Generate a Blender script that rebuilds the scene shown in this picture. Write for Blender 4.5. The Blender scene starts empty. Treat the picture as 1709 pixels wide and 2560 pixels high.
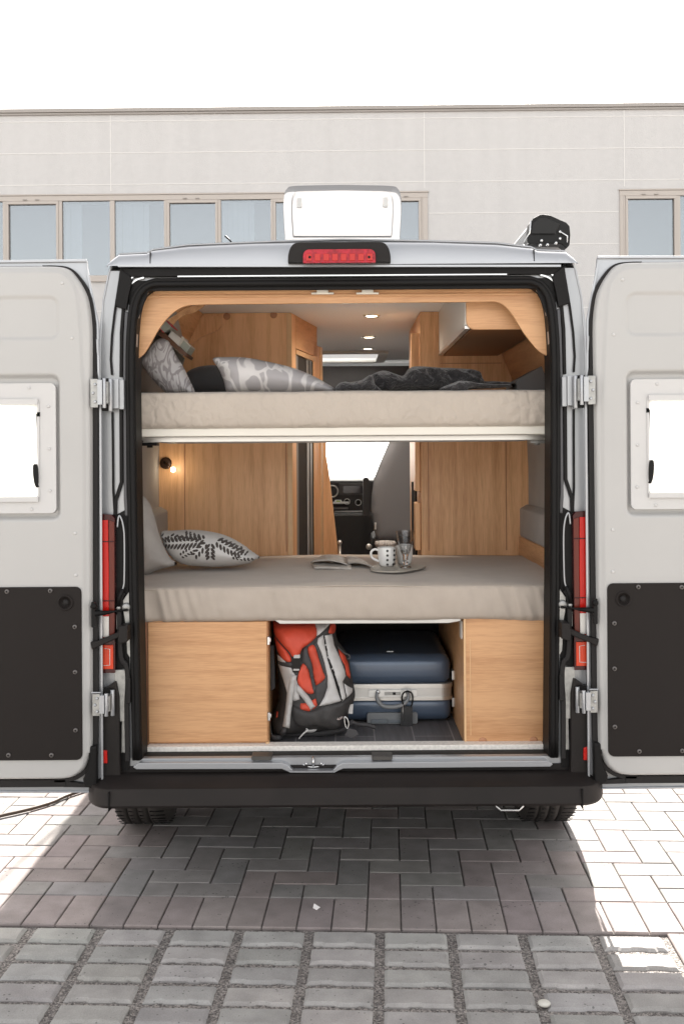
import bpy, bmesh, math, random
from mathutils import Vector, Matrix, noise
from mathutils.geometry import tessellate_polygon, delaunay_2d_cdt
random.seed(7)
R = math.radians
SC = bpy.context.scene
COL = SC.collection

# ------------------------------------------------------------------ camera, world, sun, exposure
F, PX, PY, D, H, ROLL = 2600.0, 858.0, 1130.0, 3.963, 1.70, 0.0065
cam_d = bpy.data.cameras.new('camera'); cam = bpy.data.objects.new('camera', cam_d); COL.objects.link(cam)
cam.location = (0, -D, H); cam.rotation_euler = (R(90), ROLL, 0)
cam_d.sensor_fit = 'VERTICAL'; cam_d.sensor_height = 24.0; cam_d.lens = 24.0 * F / 2560
cam_d.shift_x = -(PX - 854.5) / 2560; cam_d.shift_y = -(1280 - PY) / 2560
cam_d.clip_start = 0.05; cam_d.clip_end = 3000
SC.camera = cam
SUN_DIR = Vector((0.16, 1.26, 1.0)).normalized()
w = bpy.data.worlds.new("World"); SC.world = w; w.use_nodes = True
nt = w.node_tree; sky = nt.nodes.new('ShaderNodeTexSky'); sky.sky_type = 'NISHITA'; sky.sun_disc = False
sky.sun_elevation = math.asin(SUN_DIR.z); sky.sun_rotation = math.atan2(SUN_DIR.x, SUN_DIR.y)
sky.air_density = 1.0; sky.dust_density = 2.5; sky.ozone_density = 0.8
hz = nt.nodes.new('ShaderNodeHueSaturation'); hz.inputs['Saturation'].default_value = .22   # milky, hazy sky
wb = nt.nodes.new('ShaderNodeMix'); wb.data_type = 'RGBA'; wb.blend_type = 'MULTIPLY'; wb.inputs['Factor'].default_value = 1; wb.inputs['B'].default_value = (1.0, .955, .90, 1)
nt.links.new(sky.outputs[0], hz.inputs['Color']); nt.links.new(hz.outputs[0], wb.inputs['A'])
nt.links.new(wb.outputs['Result'], nt.nodes['Background'].inputs[0]); nt.nodes['Background'].inputs[1].default_value = 0.14
sd = bpy.data.lights.new('sun', 'SUN'); sd.energy = 5.0; sd.angle = R(0.5); sd.color = (1, .95, .88)
sun = bpy.data.objects.new('sun', sd); COL.objects.link(sun); sun.rotation_euler = SUN_DIR.to_track_quat('Z', 'Y').to_euler()
SC.view_settings.view_transform = 'Standard'; SC.view_settings.look = 'None'; SC.view_settings.gamma = 1
SC.view_settings.exposure = 1.9
SC.render.engine = 'CYCLES'
SC.cycles.max_bounces = 10; SC.cycles.diffuse_bounces = 6; SC.cycles.transparent_max_bounces = 12
SC.cycles.caustics_reflective = False; SC.cycles.caustics_refractive = False
SC.cycles.sample_clamp_indirect = 6

# ------------------------------------------------------------------ helpers
def P(px, py, Y=0.0):
    """photo pixel -> point on the plane at depth Y"""
    dx, dy = px - PX, py - PY
    a = dx - ROLL * dy; b = dy + ROLL * dx
    d = Y + D
    return (a * d / F, H - b * d / F)
def PP(pts, Y=0.0): return [P(x, y, Y) for x, y in pts]
def mirX(pts): return [(-x, z) for x, z in pts][::-1]
def side(pts, s): return pts if s < 0 else mirX(pts)
def lin(c):
    return tuple(((v / 255) / 12.92 if v / 255 <= .04045 else ((v / 255 + .055) / 1.055) ** 2.4) for v in c)

ORG = {}
def tag(o, label=None, cat=None, group=None, kind=None):
    if label: o['label'] = label
    if cat: o['category'] = cat
    if group: o['group'] = group
    if kind: o['kind'] = kind
    return o
def empty(name, loc, label=None, cat=None, group=None):
    o = bpy.data.objects.new(name, None); COL.objects.link(o); o.location = loc; o.empty_display_size = .1
    ORG[o.name] = Vector(loc); return tag(o, label, cat, group)

class MB:
    def __init__(s): s.v = []; s.f = []; s.m = []; s.sm = []
    def add(s, vs, fs, m=0, smooth=False):
        b = len(s.v); s.v += [tuple(v) for v in vs]
        for f in fs: s.f.append(tuple(b + i for i in f)); s.m.append(m); s.sm.append(smooth)
        return s
    def box(s, x0, x1, y0, y1, z0, z1, m=0):
        if x0 > x1: x0, x1 = x1, x0
        vs = [(x, y, z) for x in (x0, x1) for y in (y0, y1) for z in (z0, z1)]
        return s.add(vs, [(0, 1, 3, 2), (4, 6, 7, 5), (0, 4, 5, 1), (2, 3, 7, 6), (0, 2, 6, 4), (1, 5, 7, 3)], m)
    def obox(s, c, ax, ay, az, m=0):
        c = Vector(c); ax, ay, az = Vector(ax), Vector(ay), Vector(az)
        vs = [c + i * ax + j * ay + k * az for i in (-1, 1) for j in (-1, 1) for k in (-1, 1)]
        return s.add(vs, [(0, 1, 3, 2), (4, 6, 7, 5), (0, 4, 5, 1), (2, 3, 7, 6), (0, 2, 6, 4), (1, 5, 7, 3)], m)
    def prism(s, outer, y0, y1, holes=(), m=0, axis='Y'):
        loops = [list(outer)] + [list(h) for h in holes]
        flat = [p for l in loops for p in l]; n = len(flat)
        def mk(p, t):
            return (p[0], t, p[1]) if axis == 'Y' else ((p[0], p[1], t) if axis == 'Z' else (t, p[0], p[1]))
        vs = [mk(p, y0) for p in flat] + [mk(p, y1) for p in flat]
        tr = tessellate_polygon([[Vector((p[0], p[1], 0)) for p in l] for l in loops])
        fs = [tuple(t) for t in tr] + [tuple(i + n for i in reversed(t)) for t in tr]
        b = 0
        for l in loops:
            k = len(l)
            for i in range(k):
                j = (i + 1) % k; fs.append((b + i, b + j, b + j + n, b + i + n))
            b += k
        return s.add(vs, fs, m)
    def tube(s, path, r, n=10, m=0, closed=False, cap=True):
        path = [Vector(p) for p in path]; k = len(path); rings = []
        up = Vector((0, 0, 1)); prev = None
        rr = r if isinstance(r, (list, tuple)) else [r] * k
        for i, p in enumerate(path):
            if closed: t = path[(i + 1) % k] - path[i - 1]
            else: t = path[min(i + 1, k - 1)] - path[max(i - 1, 0)]
            t.normalize()
            if prev is None:
                a = t.cross(up)
                if a.length < .1: a = t.cross(Vector((1, 0, 0)))
                a.normalize()
            else:
                a = prev - t * prev.dot(t); a.normalize()
            prev = a; b2 = t.cross(a)
            rings.append([p + (a * math.cos(2 * math.pi * q / n) + b2 * math.sin(2 * math.pi * q / n)) * rr[i] for q in range(n)])
        vs = [v for g in rings for v in g]; fs = []
        for i in range(k if closed else k - 1):
            i2 = (i + 1) % k
            for q in range(n): fs.append((i * n + q, i * n + (q + 1) % n, i2 * n + (q + 1) % n, i2 * n + q))
        if cap and not closed: fs += [tuple(range(n))[::-1], tuple((k - 1) * n + q for q in range(n))]
        return s.add(vs, fs, m, True)
    def lathe(s, prof, c, n=24, m=0, axis='Z', smooth=True):
        vs = []; c = Vector(c)
        for r, h in prof:
            for q in range(n):
                a = 2 * math.pi * q / n
                p = (r * math.cos(a), r * math.sin(a), h)
                if axis == 'Y': p = (p[0], h, p[1])
                if axis == 'X': p = (h, p[0], p[1])
                vs.append(c + Vector(p))
        fs = []
        for i in range(len(prof) - 1):
            for q in range(n): fs.append((i * n + q, i * n + (q + 1) % n, (i + 1) * n + (q + 1) % n, (i + 1) * n + q))
        return s.add(vs, fs, m, smooth)
    def disc(s, x, y, z, r, t=.003, m=0, n=16):
        return s.lathe([(0.0001, y - t), (r * .7, y - t), (r, y - t * .4), (r, y + t)], (x, 0, z), n, m, 'Y')
    def build(s, name, mats, parent=None, bevel=0, seg=2, smooth=False, label=None, fix=True):
        me = bpy.data.meshes.new(name); me.from_pydata(s.v, [], s.f)
        for mt in (mats if isinstance(mats, (list, tuple)) else [mats]): me.materials.append(mt)
        me.polygons.foreach_set('material_index', s.m)
        me.polygons.foreach_set('use_smooth', [bool(a or smooth) for a in s.sm])
        if fix:
            bm = bmesh.new(); bm.from_mesh(me); bmesh.ops.recalc_face_normals(bm, faces=bm.faces); bm.to_mesh(me); bm.free()
        o = bpy.data.objects.new(name, me); COL.objects.link(o)
        if parent is not None:
            o.parent = parent; w0 = ORG.get(parent.name, Vector())
            if w0.length > 0: o.matrix_parent_inverse = Matrix.Translation(-w0)
        if bevel:
            b = o.modifiers.new('bevel', 'BEVEL'); b.width = bevel; b.segments = seg; b.limit_method = 'ANGLE'; b.angle_limit = R(35)
            b.harden_normals = False
        if label: o['label'] = label
        return o

def split_build(mb, name, mats, parent=None, bevel=0, **k):
    """one object per connected piece"""
    n = len(mb.v); par = list(range(n))
    def fd(a):
        while par[a] != a: par[a] = par[par[a]]; a = par[a]
        return a
    for f in mb.f:
        r0 = fd(f[0])
        for i in f[1:]: par[fd(i)] = r0
    groups = {}
    for q, f in enumerate(mb.f): groups.setdefault(fd(f[0]), []).append(q)
    out = []
    for fq in groups.values():
        m2 = MB(); mp = {}
        for q in fq:
            for i in mb.f[q]:
                if i not in mp: mp[i] = len(m2.v); m2.v.append(mb.v[i])
            m2.f.append(tuple(mp[i] for i in mb.f[q])); m2.m.append(mb.m[q]); m2.sm.append(mb.sm[q])
        out.append(m2.build(name, mats, parent, bevel, **k))
    return out

def ribbon(path, wd, closed=False):
    """polyline (x,z) -> polygon of width wd"""
    n = len(path); lo = []; hi = []
    for i, p in enumerate(path):
        a = Vector(path[max(i - 1, 0)]); b = Vector(path[min(i + 1, n - 1)]); t = (b - a).normalized()
        nn = Vector((-t.y, t.x)) * (wd[i] if isinstance(wd, list) else wd) / 2; q = Vector(p)
        lo.append(tuple(q + nn)); hi.append(tuple(q - nn))
    return lo + hi[::-1]
def smoothpath(pts, n=6, closed=False):
    out = []; k = len(pts)
    rng = range(k if closed else k - 1)
    for i in rng:
        g = lambda j: Vector(pts[j % k]) if closed else Vector(pts[max(0, min(k - 1, j))])
        p0, p1, p2, p3 = g(i - 1), g(i), g(i + 1), g(i + 2)
        for q in range(n):
            t = q / n
            out.append(tuple(.5 * ((2 * p1) + (p2 - p0) * t + (2 * p0 - 5 * p1 + 4 * p2 - p3) * t * t + (3 * p1 - p0 - 3 * p2 + p3) * t ** 3)))
    if not closed: out.append(tuple(pts[-1]))
    return out
def rrect(x0, x1, z0, z1, r, n=6):
    if x0 > x1: x0, x1 = x1, x0
    if z0 > z1: z0, z1 = z1, z0
    out = []
    for cx, cz, a0 in ((x1 - r, z1 - r, 0), (x0 + r, z1 - r, 90), (x0 + r, z0 + r, 180), (x1 - r, z0 + r, 270)):
        for i in range(n + 1):
            a = R(a0 + 90 * i / n); out.append((cx + r * math.cos(a), cz + r * math.sin(a)))
    return out
def resample(pts, step, closed=True):
    out = []; k = len(pts)
    for i in range(k if closed else k - 1):
        a = Vector(pts[i]); b = Vector(pts[(i + 1) % k]); n = max(1, int((b - a).length / step))
        for q in range(n): out.append(tuple(a.lerp(b, q / n)))
    if not closed: out.append(pts[-1])
    return out
def inside(p, poly):
    x, y = p; c = False; j = len(poly) - 1
    for i in range(len(poly)):
        xi, yi = poly[i]; xj, yj = poly[j]
        if (yi > y) != (yj > y) and x < (xj - xi) * (y - yi) / (yj - yi) + xi: c = not c
        j = i
    return c
def dist(p, poly):
    px, py = p; best = 1e9; x0, y0 = poly[-1]
    for x1, y1 in poly:
        dx, dy = x1 - x0, y1 - y0; l = dx * dx + dy * dy
        t = 0 if l == 0 else max(0, min(1, ((px - x0) * dx + (py - y0) * dy) / l))
        ex, ey = x0 + t * dx - px, y0 + t * dy - py; e = ex * ex + ey * ey
        if e < best: best = e
        x0, y0 = x1, y1
    return math.sqrt(best)
def dome(d, Rr):
    t = min(d / Rr, 1.0); return math.sqrt(max(0, 1 - (1 - t) ** 2))
def trigrid(poly, step):
    poly = resample(poly, step)
    xs = [p[0] for p in poly]; zs = [p[1] for p in poly]; pts = []
    z = min(zs) + step / 2; row = 0
    while z < max(zs):
        x = min(xs) + step / 2 + (row % 2) * step / 2
        while x < max(xs):
            if inside((x, z), poly) and dist((x, z), poly) > step * .45: pts.append((x, z))
            x += step
        z += step * .87; row += 1
    nb = len(poly); V = [Vector(p) for p in poly] + [Vector(p) for p in pts]
    r = delaunay_2d_cdt(V, [], [list(range(nb))], 1, 1e-6)
    vo, fo = r[0], r[2]
    return poly, [tuple(v) for v in vo], [tuple(f) for f in fo]
def puff(mb, outline, Y0, T, Tb, Rr, step=.015, nz=None, m=0):
    """cushion-like closed body with this outline, front bulging T towards the viewer and Tb to the back"""
    poly, vs, fs = trigrid(outline, step)
    n = len(vs); A = []; B = []
    for x, z in vs:
        dd = dist((x, z), poly); h = dome(dd, Rr)
        k = nz(x, z) if nz else 0
        A.append((x, Y0 - T * h + k * min(1, dd / (.25 * Rr)), z)); B.append((x, Y0 + Tb * h, z))
    edge = [i for i in range(n) if dist(vs[i], poly) < 1e-5]
    es = set(edge); idx = list(range(n, 2 * n))
    for i in edge: idx[i] = i
    mb.add(A + B, fs + [tuple(idx[i] for i in reversed(f)) for f in fs], m, True)
    return poly
def decal(mb, shape, body, Y0, T, Rr, nz=None, off=.003, step=.012, m=0, th=.006):
    """a panel lying on a puff body"""
    poly, vs, fs = trigrid(shape, step); A = []
    for x, z in vs:
        dd = dist((x, z), body) if inside((x, z), body) else 0; h = dome(dd, Rr)
        k = nz(x, z) if nz else 0
        e = min(1, dist((x, z), poly) / .006)
        A.append((x, Y0 - T * h + k * min(1, dd / (.25 * Rr)) - off * (.35 + .65 * e), z))
    n = len(A); B = [(x, y + th, z) for x, y, z in A]
    ring = {}
    for f in fs:
        for i in range(len(f)):
            a, b = f[i], f[(i + 1) % len(f)]
            ring[(a, b)] = ring.get((a, b), 0) + 1
    sk = [(a, b, b + n, a + n) for (a, b) in ring if (b, a) not in ring]
    mb.add(A + B, fs + sk, m, True)

# ------------------------------------------------------------------ materials
def mat(name, col, rough=.5, metal=0, coat=0, bump=0, bscale=60, var=0, vscale=8, spec=.5, detail=4, bdist=.01, sheen=0):
    m = bpy.data.materials.new(name); m.use_nodes = True; n = m.node_tree.nodes; l = m.node_tree.links; b = n['Principled BSDF']
    b.inputs['Base Color'].default_value = (*col, 1); b.inputs['Roughness'].default_value = rough
    b.inputs['Metallic'].default_value = metal; b.inputs['Coat Weight'].default_value = coat
    b.inputs['Coat Roughness'].default_value = .08; b.inputs['Specular IOR Level'].default_value = spec
    if sheen: b.inputs['Sheen Weight'].default_value = sheen
    tc = n.new('ShaderNodeTexCoord')
    if var:
        t = n.new('ShaderNodeTexNoise'); t.inputs['Scale'].default_value = vscale; t.inputs['Detail'].default_value = 5
        l.new(tc.outputs['Object'], t.inputs['Vector'])
        r = n.new('ShaderNodeMapRange'); r.inputs['From Min'].default_value = .3; r.inputs['From Max'].default_value = .7
        r.inputs['To Min'].default_value = 1 - var; r.inputs['To Max'].default_value = 1 + var
        l.new(t.outputs['Fac'], r.inputs['Value'])
        mx = n.new('ShaderNodeVectorMath'); mx.operation = 'SCALE'; mx.inputs[0].default_value = col
        l.new(r.outputs[0], mx.inputs['Scale']); l.new(mx.outputs[0], b.inputs['Base Color'])
    if bump:
        t = n.new('ShaderNodeTexNoise'); t.inputs['Scale'].default_value = bscale; t.inputs['Detail'].default_value = detail
        l.new(tc.outputs['Object'], t.inputs['Vector'])
        bn = n.new('ShaderNodeBump'); bn.inputs['Strength'].default_value = bump; bn.inputs['Distance'].default_value = bdist
        l.new(t.outputs['Fac'], bn.inputs['Height']); l.new(bn.outputs[0], b.inputs['Normal'])
    return m
def wood(name, c0, c1, axis='X', rough=.42, scale=1.0):
    m = bpy.data.materials.new(name); m.use_nodes = True; n = m.node_tree.nodes; l = m.node_tree.links; b = n['Principled BSDF']
    tc = n.new('ShaderNodeTexCoord'); mp = n.new('ShaderNodeMapping'); l.new(tc.outputs['Object'], mp.inputs['Vector'])
    sc = {'X': (1.6, 30, 30), 'Y': (30, 1.6, 30), 'Z': (24, 24, 1.2)}[axis]
    mp.inputs['Scale'].default_value = tuple(v * scale for v in sc)
    t = n.new('ShaderNodeTexNoise'); t.inputs['Scale'].default_value = 1; t.inputs['Detail'].default_value = 6; t.inputs['Roughness'].default_value = .6
    t.inputs['Distortion'].default_value = .4; l.new(mp.outputs[0], t.inputs['Vector'])
    mp2 = n.new('ShaderNodeMapping'); l.new(tc.outputs['Object'], mp2.inputs['Vector'])
    mp2.inputs['Scale'].default_value = {'X': (14, 300, 300), 'Y': (300, 14, 300), 'Z': (300, 300, 12)}[axis]
    t2 = n.new('ShaderNodeTexNoise'); t2.inputs['Scale'].default_value = 1; t2.inputs['Detail'].default_value = 2; l.new(mp2.outputs[0], t2.inputs['Vector'])
    mp3 = n.new('ShaderNodeMapping'); l.new(tc.outputs['Object'], mp3.inputs['Vector'])
    mp3.inputs['Scale'].default_value = {'X': (.6, 5, 5), 'Y': (5, .6, 5), 'Z': (7, 7, .3)}[axis]
    t3 = n.new('ShaderNodeTexNoise'); t3.inputs['Scale'].default_value = 1; t3.inputs['Detail'].default_value = 2; l.new(mp3.outputs[0], t3.inputs['Vector'])
    def ma(op, a, bb, c=None):
        q = n.new('ShaderNodeMath'); q.operation = op
        for i, v in enumerate((a, bb, c)):
            if v is None: continue
            if isinstance(v, (int, float)): q.inputs[i].default_value = v
            else: l.new(v, q.inputs[i])
        return q.outputs[0]
    s = ma('MULTIPLY', t.outputs['Fac'], .5); s = ma('MULTIPLY_ADD', t2.outputs['Fac'], .30, s); s = ma('MULTIPLY_ADD', t3.outputs['Fac'], .28, s)
    cr = n.new('ShaderNodeValToRGB'); cr.color_ramp.elements[0].position = .39; cr.color_ramp.elements[0].color = (*c0, 1)
    cr.color_ramp.elements[1].position = .60; cr.color_ramp.elements[1].color = (*c1, 1)
    l.new(s, cr.inputs[0]); l.new(cr.outputs[0], b.inputs['Base Color']); b.inputs['Roughness'].default_value = rough
    bn = n.new('ShaderNodeBump'); bn.inputs['Strength'].default_value = .08; bn.inputs['Distance'].default_value = .002
    l.new(t2.outputs['Fac'], bn.inputs['Height']); l.new(bn.outputs[0], b.inputs['Normal'])
    return m
def translucent(name, col, mixf=.75, rough=.5, gloss=False):
    m = bpy.data.materials.new(name); m.use_nodes = True; n = m.node_tree.nodes; l = m.node_tree.links
    n.clear(); o = n.new('ShaderNodeOutputMaterial'); d = n.new('ShaderNodeBsdfDiffuse'); t = n.new('ShaderNodeBsdfTranslucent'); mx = n.new('ShaderNodeMixShader')
    d.inputs[0].default_value = (*col, 1); t.inputs[0].default_value = (*col, 1); mx.inputs[0].default_value = mixf
    l.new(d.outputs[0], mx.inputs[1]); l.new(t.outputs[0], mx.inputs[2])
    if gloss:
        g = n.new('ShaderNodeBsdfGlossy'); g.inputs['Roughness'].default_value = .12; m2 = n.new('ShaderNodeMixShader'); m2.inputs[0].default_value = .08
        l.new(mx.outputs[0], m2.inputs[1]); l.new(g.outputs[0], m2.inputs[2]); l.new(m2.outputs[0], o.inputs[0])
    else: l.new(mx.outputs[0], o.inputs[0])
    return m
def emis(name, col, s):
    m = bpy.data.materials.new(name); m.use_nodes = True; b = m.node_tree.nodes['Principled BSDF']
    b.inputs['Emission Color'].default_value = (*col, 1); b.inputs['Emission Strength'].default_value = s; b.inputs['Base Color'].default_value = (*col, 1)
    return m
def glassy(name, tint, gl=.3, rough=.02):
    m = bpy.data.materials.new(name); m.use_nodes = True; n = m.node_tree.nodes; l = m.node_tree.links
    n.clear(); o = n.new('ShaderNodeOutputMaterial'); t = n.new('ShaderNodeBsdfTransparent'); g = n.new('ShaderNodeBsdfGlossy'); mx = n.new('ShaderNodeMixShader')
    t.inputs[0].default_value = (*tint, 1); g.inputs['Roughness'].default_value = rough; g.inputs[0].default_value = (.74, .77, .80, 1)
    mx.inputs[0].default_value = gl
    l.new(t.outputs[0], mx.inputs[1]); l.new(g.outputs[0], mx.inputs[2]); l.new(mx.outputs[0], o.inputs[0]); return m

silver = mat('silver_paint', (.37, .382, .402), .32, .55, .6)
silver_in = mat('silver_jamb_paint', (.35, .36, .375), .35, .5, .3)
doorw = mat('door_inner_paint', (.412, .408, .400), .42, 0, .25, var=.02, vscale=2.5, bump=.04, bscale=9, bdist=.01)
winfr = mat('window_frame_plastic', (.52, .515, .51), .4)
rubber = mat('black_rubber', (.006, .0055, .0055), .55, bump=.1, bscale=80, spec=.2)
rubber2 = mat('grey_rubber', (.016, .0145, .0145), .6, spec=.25)
plast = mat('black_plastic', (.011, .009, .0085), .55, spec=.25, bump=.15, bscale=250, bdist=.002)
plast2 = mat('bumper_plastic', (.013, .010, .009), .6, spec=.3, var=.25, vscale=5, bump=.25, bscale=400, bdist=.002)
card = mat('dark_door_card', (.013, .010, .009), .6, bump=.2, bscale=500, bdist=.001, spec=.2)
chrome = mat('zinc_plated_metal', (.62, .62, .62), .25, .95)
zinc = mat('dull_zinc_plate', (.34, .34, .33), .45, .8, var=.2, vscale=40)
steel = mat('painted_bracket', (.50, .49, .46), .45, .2)
WL0, WL1 = lin((174, 125, 83)), lin((206, 159, 115))
woodX = wood('oak_grain_horizontal', WL0, WL1, 'X')
woodZ = wood('oak_grain_vertical', lin((190, 138, 93)), lin((230, 183, 137)), 'Z')
woodY = wood('oak_grain_lengthwise', lin((168, 118, 78)), lin((210, 164, 120)), 'Y')
edgeW = mat('oak_edge_band', lin((214, 176, 132)), .4, var=.05, vscale=30)
doweldk = mat('cover_cap', lin((172, 122, 88)), .5)
lining = mat('grey_felt_lining', (.36, .345, .335), .9, bump=.3, bscale=300, bdist=.002, var=.06)
ceil_m = mat('pale_headliner', (.80, .82, .85), .8)
white_pl = mat('white_laminate', (.66, .65, .62), .4)
white_al = mat('white_aluminium', (.70, .67, .60), .35)
alu = mat('brushed_aluminium', (.66, .65, .63), .3, .85)
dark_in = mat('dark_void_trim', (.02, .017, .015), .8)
cabdark = mat('cab_plastic', (.018, .016, .016), .5)
seatm = mat('seat_fabric', (.25, .25, .265), .9, bump=.2, bscale=200, bdist=.002)
blindm = translucent('white_pleated_blind', (.88, .88, .86), .8)
acryl2 = translucent('bright_acrylic', (.85, .85, .84), .8)
acryl = translucent('milky_acrylic', (.27, .27, .275), .6, gloss=True)

# ------------------------------------------------------------------ ground
TH, OX, OY, W_ = 0.04436334, -1.16642043, 4.01278804 - D, 0.12486142
cT, sT = math.cos(TH), math.sin(TH)
def G(u, v): return (OX + W_ * (u * cT + v * sT), OY + W_ * (-u * sT + v * cT))
def brick_mat(name, base, var, pit=.5, stain=True):
    m = bpy.data.materials.new(name); m.use_nodes = True; n = m.node_tree.nodes; l = m.node_tree.links; b = n['Principled BSDF']
    b.inputs['Roughness'].default_value = .88; b.inputs['Specular IOR Level'].default_value = .3
    tc = n.new('ShaderNodeTexCoord'); at = n.new('ShaderNodeAttribute'); at.attribute_name = 'tone'
    t = n.new('ShaderNodeTexNoise'); t.inputs['Scale'].default_value = 9; t.inputs['Detail'].default_value = 8; l.new(tc.outputs['Object'], t.inputs['Vector'])
    t2 = n.new('ShaderNodeTexNoise'); t2.inputs['Scale'].default_value = 260; t2.inputs['Detail'].default_value = 3; l.new(tc.outputs['Object'], t2.inputs['Vector'])
    vo = n.new('ShaderNodeTexVoronoi'); vo.inputs['Scale'].default_value = 42; l.new(tc.outputs['Object'], vo.inputs['Vector'])
    pm = n.new('ShaderNodeTexNoise'); pm.inputs['Scale'].default_value = 5; l.new(tc.outputs['Object'], pm.inputs['Vector'])
    def ma(op, a, bb, c=None, clamp=False):
        q = n.new('ShaderNodeMath'); q.operation = op; q.use_clamp = clamp
        for i, v in enumerate((a, bb, c)):
            if v is None: continue
            if isinstance(v, (int, float)): q.inputs[i].default_value = v
            else: l.new(v, q.inputs[i])
        return q.outputs[0]
    # sparse pits
    th = ma('MULTIPLY_ADD', pm.outputs['Fac'], .9, -.30)
    pitv = ma('LESS_THAN', vo.outputs['Distance'], ma('MULTIPLY', th, .6))
    pitv = ma('MULTIPLY', pitv, pit)
    s = ma('MULTIPLY_ADD', t.outputs['Fac'], .8, .60); s = ma('MULTIPLY', s, ma('MULTIPLY_ADD', t2.outputs['Fac'], .5, .75))
    s = ma('MULTIPLY', s, ma('SUBTRACT', 1, pitv))
    mx = n.new('ShaderNodeVectorMath'); mx.operation = 'SCALE'; l.new(at.outputs['Color'], mx.inputs[0]); l.new(s, mx.inputs['Scale'])
    l.new(mx.outputs[0], b.inputs['Base Color'])
    hb = ma('SUBTRACT', ma('MULTIPLY', t2.outputs['Fac'], .4), pitv)
    bn = n.new('ShaderNodeBump'); bn.inputs['Strength'].default_value = .6; bn.inputs['Distance'].default_value = .003
    l.new(hb, bn.inputs['Height']); l.new(bn.outputs[0], b.inputs['Normal']); return m
paver_m = brick_mat('concrete_paver', None, None)
def gravel_mat():
    m = bpy.data.materials.new('joint_gravel'); m.use_nodes = True; n = m.node_tree.nodes; l = m.node_tree.links; b = n['Principled BSDF']
    tc = n.new('ShaderNodeTexCoord'); vo = n.new('ShaderNodeTexVoronoi'); vo.inputs['Scale'].default_value = 170; l.new(tc.outputs['Object'], vo.inputs['Vector'])
    cr = n.new('ShaderNodeValToRGB'); e = cr.color_ramp.elements; e[0].position = 0; e[0].color = (.09, .082, .077, 1); e[1].position = 1; e[1].color = (.42, .38, .35, 1)
    x = e.new(.55); x.color = (.23, .21, .197, 1)
    sp = n.new('ShaderNodeSeparateColor'); l.new(vo.outputs['Color'], sp.inputs[0]); l.new(sp.outputs[0], cr.inputs[0]); l.new(cr.outputs[0], b.inputs['Base Color'])
    b.inputs['Roughness'].default_value = .9
    bn = n.new('ShaderNodeBump'); bn.inputs['Strength'].default_value = 1; bn.inputs['Distance'].default_value = .006; bn.invert = True
    l.new(vo.outputs['Distance'], bn.inputs['Height']); l.new(bn.outputs[0], b.inputs['Normal']); return m
gravel = gravel_mat()
# far ground: one sheet to the horizon
g = MB(); g.add([(-900, -900, -.03), (900, -900, -.03), (900, 900, -.03), (-900, 900, -.03)], [(0, 1, 2, 3)])
gm = mat('far_paving', (.34, .32, .30), .9, bump=.3, bscale=30, var=.12, vscale=3)
tag(g.build('ground', gm), kind='structure')
pv = []; tones = []
def brick(u0, u1, v0, v1, tone, gap=.0024, ch=.0035, rag=0, z=0):
    a = gap / W_; c = ch / W_
    q = [(u0 + a, v0 + a), (u1 - a, v0 + a), (u1 - a, v1 - a), (u0 + a, v1 - a)]
    def ring(ins, z):
        return [(*G(*p), z) for p in ((q[0][0] + ins, q[0][1] + ins), (q[1][0] - ins, q[1][1] + ins), (q[2][0] - ins, q[2][1] - ins), (q[3][0] + ins, q[3][1] - ins))]
    vs = ring(0, -.03) + ring(0, z - ch) + ring(c, z)
    if rag:  # worn, chipped outline
        def rg(zz, ins, amp):
            out = []
            for k in range(4):
                p, r_ = Vector(q[k]), Vector(q[(k + 1) % 4]); cc = Vector(((u0 + u1) / 2, (v0 + v1) / 2))
                n_ = 16 if k % 2 == 0 else 8
                for i in range(n_):
                    t = p.lerp(r_, i / n_); dd = (t - cc)
                    nn = noise.noise(Vector((t.x * 9.3, t.y * 13.1, 3.3 + u0)))
                    nn2 = 1 if noise.noise(Vector((t.x * 2.1 + 9, t.y * 3, 7.7))) > .12 else 0
                    k2 = ins + amp * (nn * .5 + .5) * .5 + amp * nn2 * (1 if k == 0 else .15)
                    sx = 1 - k2 / max(.3, abs(u1 - u0) / 2); sy = 1 - k2 / max(.3, abs(v1 - v0) / 2)
                    out.append((*G(cc.x + dd.x * sx, cc.y + dd.y * sy), zz))
            return out
        R0 = rg(-.03, 0, rag); R1 = rg(z - ch * 1.2, 0, rag); R2 = rg(z, c * 1.5, rag); n_ = len(R0)
        b = len(pv_mb.v); pv_mb.add(R0 + R1 + R2, [(i, (i + 1) % n_, n_ + (i + 1) % n_, n_ + i) for i in range(n_)] + [(n_ + i, n_ + (i + 1) % n_, 2 * n_ + (i + 1) % n_, 2 * n_ + i) for i in range(n_)] + [tuple(2 * n_ + i for i in range(n_))])
        tones.extend([tone] * (3 * n_)); return
    pv_mb.add(vs, [(i, (i + 1) % 4, 4 + (i + 1) % 4, 4 + i) for i in range(4)] + [(4 + i, 4 + (i + 1) % 4, 8 + (i + 1) % 4, 8 + i) for i in range(4)] + [(8, 9, 10, 11)])
    tones.extend([tone] * 12)
pv_mb = MB()
def tn(kind):
    k = random.uniform(.9, 1.1)
    base = {'grey': (.245, .231, .222), 'rose': (.262, .226, .217), 'pale': (.325, .313, .30)}[kind]
    return tuple(c * k * random.uniform(.985, 1.015) for c in base)
U0, U1, V1 = -32, 52, 66
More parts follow.
